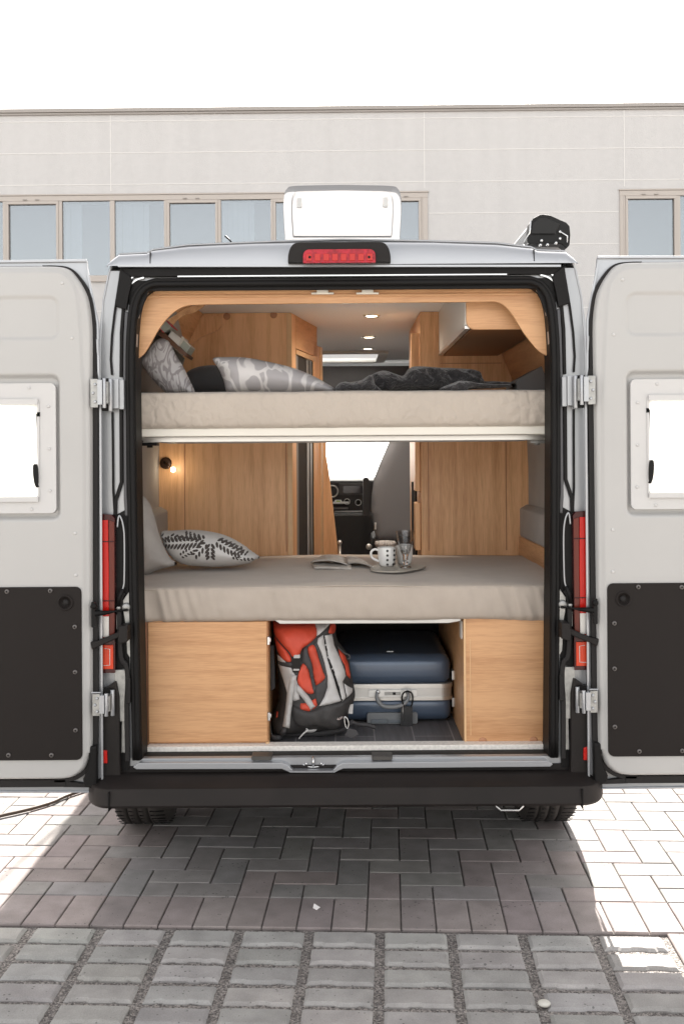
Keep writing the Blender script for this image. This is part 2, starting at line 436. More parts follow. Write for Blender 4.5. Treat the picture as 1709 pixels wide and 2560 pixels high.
for v in range(0, V1):
    for k in range(-20, 24):
        u = 8 - v + 4 * k
        while u < U0 - 4: u += 4 * 30
        kd = 'rose' if noise.noise(Vector((u * .13, v * .11, 1))) + random.uniform(-.3, .3) > -.05 else 'grey'
        if U0 <= u < U1: brick(u, u + 2, v, v + 1, tn(kd), z=random.uniform(-.0015, .001))
        u2 = 10 - v + 4 * k
        kd = 'rose' if noise.noise(Vector((u2 * .13, v * .11, 1))) + random.uniform(-.3, .3) > -.05 else 'grey'
        if U0 <= u2 < U1: brick(u2, u2 + 1, v, min(v + 2, V1), tn(kd), z=random.uniform(-.0015, .001))
        if v == 0:
            u3 = 7 + 4 * k
            if U0 <= u3 < U1: brick(u3, u3 + 1, 0, 1, tn('grey'))
for u in range(U0, U1): brick(u, u + 1, -2, 0, tn('rose'), z=random.uniform(-.001, .001))
for u in range(-24, 50):   # parking bay of stack-bonded pavers with gravel joints
    if u % 2: continue
    uu = u + .40
    if uu + 2 > 18.5 and uu < 20.4:
        for v in range(-40, -2):
            if v % 2 == 0: brick(18.45, 19.45, v, v + 2, tn('rose')); brick(19.45, 20.4, v, v + 2, tn('rose'))
        continue
    if not (-16 < u < 32): continue
    for j in range(0, 26):
        v1 = -2.07 - j * 1.03
        brick(uu + .112, uu + 2 - .112, v1 - .935, v1 - .065, tn('pale'), gap=.001, ch=.007, rag=.055, z=random.uniform(-.003, .002))
po = pv_mb.build('paving', paver_m, fix=False)
at = po.data.color_attributes.new('tone', 'FLOAT_COLOR', 'POINT')
at.data.foreach_set('color', [c for t in tones for c in (*t, 1)])
tag(po, kind='structure')
sb = MB(); sb.add([(*G(U0 - .5, -30), -.0125), (*G(U1 + .5, -30), -.0125), (*G(U1 + .5, -2), -.0125), (*G(U0 - .5, -2), -.0125)], [(0, 1, 2, 3)])
tag(sb.build('joint_gravel_bed', gravel), kind='structure')
sb = MB(); sb.add([(*G(U0 - .5, -2), -.009), (*G(U1 + .5, -2), -.009), (*G(U1 + .5, V1 + .5), -.009), (*G(U0 - .5, V1 + .5), -.009)], [(0, 1, 2, 3)])
tag(sb.build('joint_sand_bed', mat('joint_sand', (.16, .145, .135), .95, bump=.5, bscale=300, var=.3, vscale=30)), kind='structure')

# ------------------------------------------------------------------ building behind
BY = 16.037; PSI = R(.6)
bld = empty('warehouse_building', (0, BY, 0), 'pale grey precast panel warehouse with ribbon windows behind the van', 'building')
cP, sP = math.cos(PSI), math.sin(PSI)
def BP(px, py):     # -> (along wall, z)
    x, z = P(px, py, BY); d = BY - x * math.tan(PSI); x, z = P(px, py, d); return (x / cP, z)
def bxf(mb):  # turn wall-space (x, y out, z) into world
    mb.v = [(x * cP + y * sP, BY - x * sP + y * cP, z) for x, y, z in mb.v]; return mb
panel_m = mat('precast_concrete', (.54, .533, .528), .85, bump=.6, bscale=70, bdist=.008, var=.02, vscale=9)
def weather(m, amt):   # faint rain streaks, real variation of the surface itself
    n = m.node_tree.nodes; l = m.node_tree.links; b = n['Principled BSDF']; src = b.inputs['Base Color'].links[0].from_socket
    tc = n.new('ShaderNodeTexCoord'); mp = n.new('ShaderNodeMapping'); mp.inputs['Scale'].default_value = (3.5, 3.5, .25); l.new(tc.outputs['Object'], mp.inputs[0])
    t = n.new('ShaderNodeTexNoise'); t.inputs['Scale'].default_value = 1; t.inputs['Detail'].default_value = 5; l.new(mp.outputs[0], t.inputs['Vector'])
    sp = n.new('ShaderNodeTexNoise'); sp.inputs['Scale'].default_value = 7; sp.inputs['Detail'].default_value = 9; sp.inputs['Roughness'].default_value = .8; l.new(tc.outputs['Object'], sp.inputs['Vector'])
    a = n.new('ShaderNodeMath'); a.operation = 'MULTIPLY_ADD'; a.inputs[1].default_value = amt * 2; a.inputs[2].default_value = 1 - amt; l.new(t.outputs['Fac'], a.inputs[0])
    c = n.new('ShaderNodeMapRange'); c.inputs['From Min'].default_value = .66; c.inputs['From Max'].default_value = .74; c.inputs['To Min'].default_value = 1; c.inputs['To Max'].default_value = .88; l.new(sp.outputs['Fac'], c.inputs[0])
    k = n.new('ShaderNodeMath'); k.operation = 'MULTIPLY'; l.new(a.outputs[0], k.inputs[0]); l.new(c.outputs[0], k.inputs[1])
    v = n.new('ShaderNodeVectorMath'); v.operation = 'SCALE'; l.new(src, v.inputs[0]); l.new(k.outputs[0], v.inputs['Scale']); l.new(v.outputs[0], b.inputs['Base Color'])
weather(panel_m, .07)
seam_m = mat('panel_joint', (.68, .67, .655), .8)
trim_m = mat('cornice_metal', (.33, .305, .285), .5)
wfr_m = mat('aluminium_window_frame', (.45, .41, .375), .5)
roomdk = mat('office_interior', (.16, .17, .18), .9)
curt_m = mat('vertical_blind_fabric', (.42, .43, .45), .9)
pane_m = glassy('window_glass', (.70, .74, .76), .20)
topz = BP(100, 284)[1]; botz = 0.0
wt = BP(500, 487)[1]; wb = BP(500, 703)[1]
wxl = BP(-420, 487)[0]; wxr = BP(1068, 487)[0]; w2l = BP(1547, 479)[0]; w2r = w2l + 11.0
hs = [[(wxl, wb), (wxr, wb), (wxr, wt), (wxl, wt)], [(w2l, wb), (w2r, wb), (w2r, wt), (w2l, wt)]]
wl = MB(); wl.prism([(-24, botz - .1), (24, botz - .1), (24, topz), (-24, topz)], 0, .3, hs)
wl.box(-24, -23.7, .3, 14, -.1, topz); wl.box(23.7, 24, .3, 14, -.1, topz); wl.box(-23.7, 23.7, 13.7, 14, -.1, topz)
bxf(wl).build('wall', panel_m, bld)
rf = MB(); rf.box(-23.7, 23.7, .3, 13.7, topz - .35, topz - .2); bxf(rf).build('roof', trim_m, bld)
rm = MB(); rm.box(-23, 23, .9, 1.0, wb - .4, wt + .4); rm.box(-23, 23, .31, .9, wt + .02, wt + .1); rm.box(-23, 23, .31, .9, wb - .1, wb - .02)
bxf(rm).build('office_interior', roomdk, bld)
co = MB(); co.box(-24.1, 24.1, -.07, .37, topz + .002, topz + .075); co.box(-24.1, 24.1, -.045, .02, topz - .04, topz - .002)
bxf(co).build('cornice', trim_m, bld, bevel=.008)
# raised seams, one mesh
se = MB(); ph = BP(100, 305)[1] - BP(100, 384)[1]; z = BP(100, 305)[1]
xs = [BP(277, 380)[0], BP(1060, 380)[0], BP(1559, 370)[0]]; pw = xs[1] - xs[0]
vx = [xs[0] - pw * 2, xs[0] - pw, xs[0], xs[1], xs[2], xs[2] + pw, xs[2] + 2 * pw]
while z > .2:
    if z > wt + .03 or z < wb - .03: se.box(-24, 24, -.006, 0, z - .007, z + .007)
    else:
        se.box(-24, wxl - .02, -.006, 0, z - .007, z + .007); se.box(wxr + .02, w2l - .02, -.006, 0, z - .007, z + .007); se.box(w2r + .02, 24, -.006, 0, z - .007, z + .007)
    z -= ph
for x in vx:
    se.box(x - .008, x + .008, -.005, 0, wt + .09, topz - .045); se.box(x - .008, x + .008, -.005, 0, 0, wb - .09)
bxf(se).build('panel_seam', seam_m, bld)
def winstrip(x0, x1, panes, name='window'):
    f = MB(); t = .055; dpt = -.03
    f.box(x0, x1, dpt, .1, wt - .10, wt); f.box(x0, x1, dpt - .03, .12, wb, wb + .12)
    f.box(x0, x0 + .07, dpt, .1, wb + .12, wt - .10); f.box(x1 - .10, x1, dpt, .1, wb + .12, wt - .10)
    f.box(x0 - .02, x1 + .02, -.045, 0, wt + .003, wt + .03)
    for a, b, sash in panes: pass
    ed = [x0 + .07]
    for a, b, sash in panes:
        f.box(ed[-1], a, dpt + .003, .09, wb + .123, wt - .103); ed.append(b)
        if sash:
            f.box(a, b, dpt - .012, .06, wt - .16, wt - .104); f.box(a, b, dpt - .012, .06, wb + .124, wb + .18)
            f.box(a, a + .045, dpt - .012, .06, wb + .18, wt - .16); f.box(b - .045, b, dpt - .012, .06, wb + .18, wt - .16)
            f.box((a + b) / 2 - .18, (a + b) / 2 - .10, -.058, -.03, wt - .085, wt - .07, 1); f.box((a + b) / 2 + .06, (a + b) / 2 + .14, -.058, -.03, wt - .085, wt - .07, 1)
    f.box(ed[-1], x1 - .10, dpt + .003, .09, wb + .123, wt - .103)
    fo = bxf(f).build(name, [wfr_m, trim_m], bld, bevel=.006)
    for i, (a, b, sash) in enumerate(panes):
        p = MB(); e = .045 if sash else 0; p.box(a + e, b - e, .02, .03, wb + .12 + e, wt - .10 - e); bxf(p).build('pane', pane_m, fo)
        if (not sash) or i % 5 == 4:
            c = MB(); mid = a + (b - a) * random.choice((.35, .65)); lo, hi = (a, mid) if i % 3 else (mid, b)
            n = max(2, int((hi - lo) / .09))
            for k in range(n):
                q0 = lo + (hi - lo) * k / n; c.box(q0, q0 + (hi - lo) / n * .96, .2 + .008 * (k % 2), .205 + .008 * (k % 2), wb + .1, wt - .1)
            bxf(c).build('vertical_blind', curt_m, fo)
def bx_(px): return BP(px, 600)[0]
unit = bx_(414) - bx_(283)
pn = [(bx_(18), bx_(148), True), (bx_(157), bx_(276), False), (bx_(288), bx_(411), False), (bx_(419), bx_(545), True), (bx_(553), bx_(677), False), (bx_(684), bx_(812), True), (bx_(820), bx_(944), False), (bx_(952), bx_(1046), True)]
pn[-1] = (bx_(952), bx_(1052), True)
q = pn[0][0] - .07; lf = []
i = 0
while q - 1.0 > wxl + .12: lf.append((q - .98, q, i % 3 == 2)); q -= 1.05; i += 1
winstrip(wxl, wxr, lf[::-1] + pn)
a = bx_(1562); pr = []
for i in range(9): pr.append((a, a + .97, i % 3 == 0)); a += 1.045
winstrip(w2l, w2r, pr)

# ------------------------------------------------------------------ the van
van = empty('camper_van', (0, 3.0, 0), 'silver camper van seen from behind with both rear doors swung wide open', 'camper van')
# body sections, half profile from the sill up over the roof (|x|, z)
def halfprof(k, zs):
    base = [(.90, .42), (.93, .8), (.935, 1.2), (.93, 1.7), (.925, 2.12), (.913, 2.285), (.892, 2.385), (.875, 2.437), (.846, 2.464), (.742, 2.468), (.720, 2.480), (.585, 2.497), (.34, 2.508), (0, 2.514)]
    wide = [(1.005, .34), (1.025, .8), (1.025, 1.2), (1.0, 1.7), (.955, 2.12), (.925, 2.285), (.895, 2.385), (.877, 2.437), (.846, 2.470), (.742, 2.474), (.720, 2.490), (.585, 2.507), (.34, 2.518), (0, 2.524)]
    return [((1 - k) * a[0] + k * b[0], ((1 - k) * a[1] + k * b[1] - zs if a[1] > 2.3 else (1 - k) * a[1] + k * b[1])) for a, b in zip(base, wide)]
secs = [(0.0, 0, 0), (.03, .08, 0), (.25, .55, 0), (.55, .92, 0), (1.0, 1, 0), (1.7, 1, 0), (2.5, 1, 0), (3.30, 1, 0), (4.05, 1, .0), (4.35, .97, .03)]
bv = []; bf = []
nh = 14; ring = []
for (y, k, zs) in secs:
    hp = halfprof(k, zs); hp[12] = (.27, hp[12][1])
    full = [(-x, z) for x, z in hp] + [(x, z) for x, z in hp[:-1][::-1]]
    ring.append([(x, y, z) for x, z in full])
nr = len(ring[0]); mb = MB(); fs = []
for i in range(len(ring) - 1):
    for j in range(nr - 1):
        if 3.29 < secs[i][0] < 4.0 and j in (12, 13): continue
        if secs[i][0] == .55 and False: continue
        fs.append((i * nr + j, (i + 1) * nr + j, (i + 1) * nr + j + 1, i * nr + j + 1))
mb.add([p for r_ in ring for p in r_], fs, 0, True)
# cab: side plates with a window opening, cab roof slope, bonnet and nose
for s in (-1, 1):
    prof = [(4.35, .36), (5.98, .36), (6.0, .95), (5.85, 1.13), (5.45, 1.33), (4.95, 1.95), (4.72, 2.25), (4.35, 2.38)]
    win = [(4.45, 1.32), (5.20, 1.32), (4.78, 1.86), (4.45, 1.92)]
    mb.prism(prof, s * 1.0 - .012, s * 1.0 + .012, [win], 0, 'X')
mb.add([(-.9, 4.35, 2.44), (.9, 4.35, 2.44), (.88, 4.74, 2.24), (-.88, 4.74, 2.24)], [(0, 1, 2, 3)])
mb.add([(-1, 5.42, 1.33), (1, 5.42, 1.33), (1, 5.85, 1.13), (-1, 5.85, 1.13), (1, 6.0, .95), (-1, 6.0, .95), (1, 5.98, .36), (-1, 5.98, .36)], [(0, 1, 2, 3), (3, 2, 4, 5), (5, 4, 6, 7)])
body = mb.build('body', silver, van, fix=True)
body.modifiers.new('thick', 'SOLIDIFY').thickness = -.006 if False else .006
# underfloor
mb = MB(); mb.box(-.98, .98, .35, 5.6, .42, .50); mb.box(-.12, .12, .3, 4, .28, .42); mb.box(-.75, -.62, .05, 5, .33, .42); mb.box(.62, .75, .05, 5, .33, .42)
mb.box(-.9, .9, .04, .35, .43, .50)
mb.build('underbody', dark_in, van)
ax = MB(); ax.tube([(-.8, .93, .34), (.8, .93, .34)], .04); ax.box(-.5, .1, 1.4, 2.2, .24, .42); ax.build('rear_axle', dark_in, van)
# rear roof face and jamb: outer silhouette to inner opening
def Lp(pts, Y=0): return PP(pts, Y)
opn_l = [(356, 1897), (352, 1700), (347, 1467), (344, 1290), (340, 1047), (339, 898), (343, 808), (350, 762), (359, 741), (372, 727), (390, 720)]
def sym_loop(lpts, Y=0):
    l = PP(lpts, Y); return l + mirX(l)
opening = sym_loop(opn_l)
outer_l = [(262, 1925), (258, 1640), (254, 1250), (249, 1000), (246, 838), (252, 790), (260, 744), (266, 706), (272, 677)]
ol = sym_loop(outer_l)
zroof = P(858, 669)[1]
fr = MB(); fr.prism([p for p in ol], .004, .03, [opening])
fr.build('rear_frame', silver_in, van)
# roof rear face, curved
rfm = MB()
zb = P(300, 668)[1]; hp = halfprof(0, 0); hp = hp[:6] + [(.892, zb)] + hp[7:]; top = [(-x, z) for x, z in hp[6:]] + [(x, z) for x, z in hp[6:-1][::-1]]
n = len(top); vs = []
for t in range(13):
    u = t / 12
    for x, z in top:
        z2 = max(z, zb); zz = zb + (z2 - zb) * (1 - (1 - u) ** 1.0)
        yy = -.030 + .018 * u ** 2 + .045 * u ** 9 * min(1, (.9 - abs(x)) / .05)
        vs.append((x if abs(x) < .88 else x * 1.0, yy, zz))
rfm.add(vs, [(t * n + i, t * n + i + 1, (t + 1) * n + i + 1, (t + 1) * n + i) for t in range(12) for i in range(n - 1)], 0, True)
rfm.prism([P(300, 666), P(300, 671), P(1396, 671), P(1396, 666)], -.036, .01)
for s in (-1, 1): rfm.box(s * .7235, s * .7265, -.0315, .01, zb + .008, 2.462, 1)
rfm.build('roof_rear_face', [silver, rubber2], van)
# black door frame band and seals
fm = MB()
tb = [(303, 672), (858, 672), (1396, 664), (1396, 720), (858, 728), (303, 728)]
band = [P(302, 672), P(1404, 671 - 7), P(1404, 712)]
blk = PP([(303, 673), (329, 693), (333, 704), (324, 745), (319, 776), (293, 768), (297, 719)]) 
for s in (-1, 1): fm.prism(side(blk, s), -.022, .004)
fm.prism(sym_loop([(303, 672), (322, 694)]), -.015, .004)
fm.prism(sym_loop([(322, 702), (322, 760), (345, 800), (372, 728)]), -.004, .004)
fm.build('frame_trim', rubber, van, bevel=.003)
sl = MB()
for s in (-1, 1):
    gl = PP([(322, 694), (336, 694), (323, 708)]); sl.prism(side(gl, s), -.0135, -.005)  # bright metal triangle, the corner glint put into its shape
    gl = PP(smoothpath([(323, 720), (332, 709), (345, 700), (362, 695)], 4)); sl.prism(ribbon(side(gl, s), .006), -.012, -.004)
a = sym_loop([(446, 691.5), (446, 694.5)]); sl.prism(a, -.019, -.013)
a = sym_loop([(760, 699.5), (760, 701.5)]); sl.prism([a[0], a[1], (-.10, a[1][1]), (-.10, a[0][1])], -.019, -.013)
sl.build('frame_lip_and_glint', chrome, van)
# main rubber seal: swept round bead following the opening
def sealpath(off, pts=opn_l, Y=.0):
    l = [Vector(p) for p in sym_loop(smoothpath(pts, 3), Y)]; out = []
    n = len(l)
    for i in range(n):
        t = (l[min(i + 1, n - 1)] - l[max(i - 1, 0)]).normalized(); nn = Vector((-t.y, t.x)); out.append(l[i] + nn * off)
    return out
sm = MB()
for off, r_, y in ((.013, .012, -.012), (.027, .008, -.014)):
    sm.tube([(p.x, y, p.y) for p in sealpath(off)], r_, 10)
sm.prism([tuple(p) for p in sealpath(.036)] + [tuple(p) for p in sealpath(.002)][::-1], -.010, .004)
sm.prism([tuple(p) for p in sealpath(.004)] + [tuple(p) for p in sealpath(-.001)][::-1], -.006, .11)
sm.build('door_seal', rubber, van)
# pillar strips
for s in (-1, 1):
    st = MB(); gy = MB()
    st.prism(ribbon(side(PP([(303, 682), (297, 719), (288, 779), (281, 838), (278, 898), (281, 938)]), s), .007), -.010, .004)
    st.prism(ribbon(side(PP([(282, 1030), (283, 1100), (284, 1226), (288, 1290)]), s), .007), -.010, .004)
    st.prism(ribbon(side(PP([(310, 768), (305, 830), (304, 943)]), s), .012), -.011, .004)
    st.prism(ribbon(side(PP([(304, 1018), (305, 1205), (290, 1252), (289, 1288)]), s), .013), -.011, .004)
    st.prism(side(PP([(289, 1288), (322, 1270), (325, 1925), (300, 1925), (300, 1700), (289, 1690)]), s), -.006, .004)
    st.build('pillar_gasket', rubber, van, bevel=.002)
    gy.prism(ribbon(side(PP([(317, 780), (314, 850), (313, 943), (314, 1020), (315, 1250), (318, 1290)]), s), .013), -.009, .004)
    gy.build('pillar_channel', mat('pillar_grey', (.07, .07, .075), .35, .4) if s < 0 else bpy.data.materials['pillar_grey'], van, bevel=.003)
    # tail light
    tl = MB()
    tl.prism(side(PP([(240, 1283), (282, 1286), (290, 1296), (291, 1680), (240, 1680)], -.01), s), -.03, .004, m=0)
    tl.prism(side(PP([(240, 1300), (271, 1300), (273, 1420), (273, 1600), (240, 1600)], -.03), s), -.036, -.028, m=1)
    tl.prism(side(PP([(273, 1300), (286, 1305), (287, 1600), (274, 1600)], -.03), s), -.034, -.029, m=2)
    tl.prism(side(PP([(240, 1612), (284, 1612), (284, 1672), (240, 1672)], -.03), s), -.036, -.028, m=3)
    tl.prism(side(PP([(243, 1540), (274, 1540), (274, 1592), (243, 1592)], -.03), s), -.039, -.035, m=4)
    if s < 0:
        M_tl = [mat('lamp_smoked', (.05, .008, .008), .22, spec=.3), mat('lamp_red', (.50, .010, .006), .22, spec=.3), mat('lamp_dark_amber', (.12, .02, .012), .22, spec=.3), mat('lamp_orange', (.60, .05, .015), .22, spec=.3), mat('lamp_clear', (.6, .58, .55), .12, coat=1)]
    for yq in (1352, 1500): tl.prism(side(PP([(240, yq), (286, yq), (286, yq + 3), (240, yq + 3)], -.03), s), -.0375, -.03, m=0)
    tl.prism(ribbon(side(PP([(262, 1620), (276, 1622), (276, 1662), (240, 1664)], -.03), s), .003), -.038, -.034, m=4)
    tl.build('tail_light', M_tl, van, bevel=.0015)
    rd = MB(); pth = [(294, 1318), (296, 1296), (300, 1290), (307, 1308), (311, 1345), (311, 1440), (308, 1470), (298, 1486)]
    rd.tube([(p[0], -.028, p[1]) for p in side(PP(smoothpath(pth, 5), -.028), s)], .0032, 8)
    rd.build('lamp_edge_trim', silver_in, van)
    # striker plate, cable, lower jamb plate
    sp = MB(); sp.prism(side(PP([(327, 1474), (331, 1650), (320, 1632), (316, 1560), (311, 1534), (309, 1500)]), s), -.014, -.004)
    sp.prism(ribbon(side(PP([(312, 1671), (315, 1740), (313, 1880)]), s), .022), -.012, -.004)
    sp.prism(ribbon(side(PP([(296, 1534), (296, 1572)]), s), .006), -.016, -.004)
    sp.build('striker_plate', zinc, van, bevel=.002)
    bk = MB(); bk.prism(ribbon(side(PP(smoothpath([(312, 1480), (303, 1500), (302, 1560), (306, 1640), (318, 1660), (323, 1700), (320, 1760), (322, 1900)], 4)), s), .018), -.026, -.012)
    bk.prism(side(PP([(322, 1690), (330, 1690), (330, 1755), (320, 1755)]), s), -.03, -.01)
    bk.prism(side(PP([(300, 1783), (314, 1783), (314, 1800), (300, 1800)]), s), -.02, -.01)
    bk.build('wiring_conduit', rubber2, van, bevel=.004)
    # corner bumper riser with reflector
    br = MB(); br.prism(side(PP([(262, 1722), (292, 1700), (300, 1740), (302, 1900), (304, 1955), (250, 1955), (250, 1722)], -.02), s), -.035, .02)
    bro = br.build('bumper_riser', plast2, van, bevel=.006)
    rr_ = MB(); rr_.prism(side(PP([(255, 1874), (268, 1877), (269, 1908), (255, 1908)], -.04), s), -.043, -.034); rr_.build('reflector', M_tl[1], van, bevel=.002)
    # wheels
    wx = s * .905
    tp = MB(); w2 = .115
    prof = [(.21, -w2 + .01), (.29, -w2 - .004), (.33, -w2 + .004), (.343, -w2 + .02), (.348, -w2 + .04)]
    for gx in (-.055, -.01, .035):
        prof += [(.3495, gx - .006), (.340, gx - .004), (.340, gx + .004), (.3495, gx + .006)]
    prof += [(.348, w2 - .04), (.343, w2 - .02), (.33, w2 - .004), (.29, w2 + .004), (.21, w2 - .01)]
    tp.lathe(prof, (wx, .87, .35), 64, 0, 'X')
    for k in range(64):       # sipes
        a = 2 * math.pi * k / 64
        for gx, wd in ((-.085, .02), (-.032, .014), (.012, .014), (.06, .014), (.09, .018)):
            c = Vector((wx + gx, .87 + .349 * math.cos(a), .35 + .349 * math.sin(a)))
            tp.obox(c, (wd, .003, 0), (0, -math.sin(a) * .0025, math.cos(a) * .0025), (0, math.cos(a) * .0015, math.sin(a) * .0015), 1)
    two = tp.build('wheel', [mat('tyre_rubber', (.035, .030, .027), .85, bump=.2, bscale=150), rubber] if s < 0 else [bpy.data.materials['tyre_rubber'], rubber], van)
    rm_ = MB(); rm_.lathe([(.02, -.06), (.12, -.05), (.19, -.09), (.212, -.105), (.212, .1), (.19, .09), (.1, .05), (.02, .05)], (wx, .87, .35), 32, 0, 'X'); rm_.build('rim', zinc, two)
    tp = MB(); tp.lathe([(.21, -.1), (.33, -.11), (.35, -.09), (.35, .09), (.33, .11), (.21, .1)], (wx, 4.9, .35), 48, 0, 'X'); tp.lathe([(.01, -.05), (.21, -.1), (.21, .1), (.01, .05)], (wx, 4.9, .35), 32, 1, 'X')
    tp.build('front_wheel', [bpy.data.materials['tyre_rubber'], zinc], van)
    # hinges
    for (y0, y1, up) in ((949, 1020, True), (1728, 1782, False)):
        hg = MB()
        zt, zb_ = P(270, y0, -.06)[1], P(270, y1, -.06)[1]
        xa, xb, xc = [abs(P(q, 1000, -.06)[0]) for q in (234, 263, 276)]
        if up:
            hg.box(s * abs(P(275, 1000)[0]), s * abs(P(302, 1000)[0]), -.035, .0, P(290, 1022)[1], P(290, 949)[1], 0)
            hg.box(s * abs(P(303, 1000)[0]), s * abs(P(314, 1000)[0]), -.03, .0, P(290, 1024)[1], P(290, 951)[1], 2)
        xm = abs(P(246, 1000, -.1)[0]); xm2 = abs(P(258, 1000, -.1)[0])
        hg.box(s * xm, s * xm2, -.115, -.098, zb_ + .01, zt - .004, 0)
        hg.box(s * xa, s * xm, -.106, -.098, zb_, zt, 1)
        hg.box(s * xm2, s * xc, -.100, -.02, zb_ + .015, zt - .01, 1)
        hg.tube([(s * xc, -.055, zb_ - .012), (s * xc, -.055, zt + .004)], .008, 10, 0)
        hg.tube([(s * (xm2 - .006), -.105, zb_ - .002), (s * (xm2 - .006), -.105, zt + .002)], .007, 10, 0)
        for q in range(3):
            zz = zb_ + (zt - zb_) * (.2 + .3 * q)
            hg.disc(s * (xa - .008 if False else (xa + xm) / 2 + (.004 if q % 2 else -.004)), -.107, zz, .006, .004, 0)
            hg.disc(s * (xm2 + xc) / 2, -.102, zz, .005, .003, 0)
        if not up:
            hg.tube([(s * (xa - .004), -.108, zt), (s * (xa + .002), -.108, zt + .006), (s * (xm - .004), -.108, zt + .006)], .003, 8, 0)
            hg.box(s * abs(P(286, 1000)[0]), s * abs(P(312, 1000)[0]), -.022, .0, P(290, 1800)[1], P(290, 1672)[1], 1)
        hg.box(s * (xm + .001), s * (xc + .004), -.05, -.012, zb_ - .01, zt + .006, 3)  # black box added for the dark gap behind the hinge, shade as colour
        hg.build('hinge', [silver, zinc, silver_in, rubber], van, bevel=.002)
    # check strap and wire
    ck = MB(); pa = side(PP([(232, 1612), (250, 1606), (275, 1596), (300, 1584), (322, 1572)], -.06), s)
    ck.prism(ribbon(pa, [.030, .022, .020, .020, .030]), -.085, -.055)
    ck.prism(side(PP([(303, 1562), (324, 1560), (324, 1600), (308, 1606), (300, 1598)], -.06), s), -.095, -.02)
    ck.build('check_strap', plast, van, bevel=.004)
    wr = MB(); wp = [(236, 1534), (262, 1532), (285, 1529), (320, 1524)]
    yy = [-.105, -.07, -.05, -.03]
    wr.tube([(s * abs(P(x, y, q)[0]), q, P(x, y, q)[1]) for (x, y), q in zip(wp, yy)], [.011, .009, .004, .004], 8)
    wr.lathe([(.001, -.012), (.010, -.012), (.012, 0), (.010, .01)], (s * abs(P(235, 1515, -.1)[0]), -.1, P(235, 1515, -.1)[1]), 12, 0, 'Y')
    wr.prism(rrect(s * abs(P(230, 1535, -.1)[0]), s * abs(P(239, 1535, -.1)[0]), P(235, 1568, -.1)[1], P(235, 1504, -.1)[1], .004), -.108, -.09)
    wr.tube([(s * abs(P(311, 1470)[0]), -.03, P(311, 1470)[1]), (s * abs(P(304, 1488)[0]), -.032, P(304, 1488)[1]), (s * abs(P(300, 1512)[0]), -.03, P(300, 1512)[1])], .009, 8)
    wr.build('door_cable', rubber, van)
    kn = MB(); kn.disc(s * abs(P(318, 1516)[0]), -.02, P(318, 1516)[1], .017, .008); kn.disc(s * abs(P(301, 1517)[0]), -.03, P(301, 1517)[1], .008, .006)
    split_build(kn, 'striker_bolt', zinc, van)

# sill: threshold strip, silver sill with lock recess, bumper
th_ = MB(); a = sym_loop([(358, 1889), (356, 1870)], .10); th_.prism(a, .10, .14); th_.box(-.775, .775, .1, .16, a[1][1] - .002, a[1][1] + .004)
th_.build('threshold_strip', mat('speckled_threshold', (.80, .765, .71), .5, 0, bump=.5, bscale=160, bdist=.004, var=.12, vscale=90), van, bevel=.002)
dk = MB(); a = sym_loop([(356, 1912), (356, 1887)], .06); dk.prism(a, .05, .10)
dk.build('sill_gap', rubber, van)
bar = [(337, 1912), (352, 1902), (700, 1901.5), (712, 1906), (727, 1919), (737, 1921)]
bl = [(737, 1927), (722, 1925), (706, 1916), (345, 1917.5)]
l1 = PP(bar, 0); l2 = PP(bl, 0)
top_ = [(337, 1912), (352, 1902), (706, 1901.5), (720, 1908), (733, 1920), (832, 1920), (845, 1908), (858, 1901.5), (1362, 1896), (1377, 1905)]
bot_ = [(1370, 1911), (858, 1915.5), (845, 1921), (836, 1926), (727, 1926), (716, 1921), (706, 1916.5), (345, 1917.5)]
si = MB(); si.prism(PP(top_ + bot_), -.03, .06)
si.build('sill', silver, van, bevel=.006, seg=3)
st2 = MB(); a = sym_loop([(352, 1903), (352, 1894)], .05); st2.prism(a, .04, .055)
st2.prism(PP([(706, 1926), (860, 1925), (860, 1892), (706, 1893)], .03), .03, .06)
st2.build('sill_inner', mat('sill_grey', (.16, .16, .18), .4, .4), van)
lk = MB(); lk.prism(PP([(738, 1896), (828, 1896), (818, 1907), (748, 1907)], .02), .01, .028)
lk.build('lock_plate', steel, van, bevel=.002)
lk = MB(); x, z = P(783, 1904, 0); lk.tube([(x, .0, z + .02), (x, -.012, z), (x, .0, z - .022)], .005); lk.disc(x - .027, .0, z - .008, .005, .004); lk.disc(x + .03, .0, z - .008, .005, .004)
lk.tube([(x - .04, .0, z - .008), (x - .03, .0, z - .018), (x, -.004, z - .02), (x + .03, 0, z - .018), (x + .042, 0, z - .008)], .003)
lk.build('lock_striker', chrome, van)
for px in (655, 955):
    c = MB(); c.prism(PP([(px - 26, 1889), (px + 26, 1889), (px + 24, 1899), (px - 26, 1899)], .0), -.01, .05); c.build('sill_clip', mat('clip_plastic', (.06, .055, .05), .5), van, bevel=.003)
# bumper: profile extruded, rounded corners
bp = MB()
prof = [(.02, .487), (-.06, .483), (-.078, .471), (-.128, .468), (-.136, .463), (-.146, .405), (-.138, .394), (-.02, .388), (.05, .40)]
cols = [(-.965, .30), (-.962, .10), (-.945, .02), (-.915, -.0), (-.872, 0), (-.868, 0)]
path = [(-.992, .42, .62, .80), (-.982, .24, .62, .82)] + [(-.866 - .112 * math.cos(R(a_)), .13 - .13 * math.sin(R(a_)), .70 + .30 * math.sin(R(a_)), .84 + .16 * math.sin(R(a_))) for a_ in range(8, 91, 10)] + [(-.86, 0, 1, 1), (-.84, 0, 1, 1)]
vs = []; fs = []; ncol = 0
def bcol(x, yo, ky, kz, nx):
    return [(x, yo + y * ky, .43 + (z - .43) * kz) for y, z in prof]
cl = []
for k, (x, yo, ky, kz) in enumerate(path): cl.append(bcol(x, yo, ky, kz, 0))
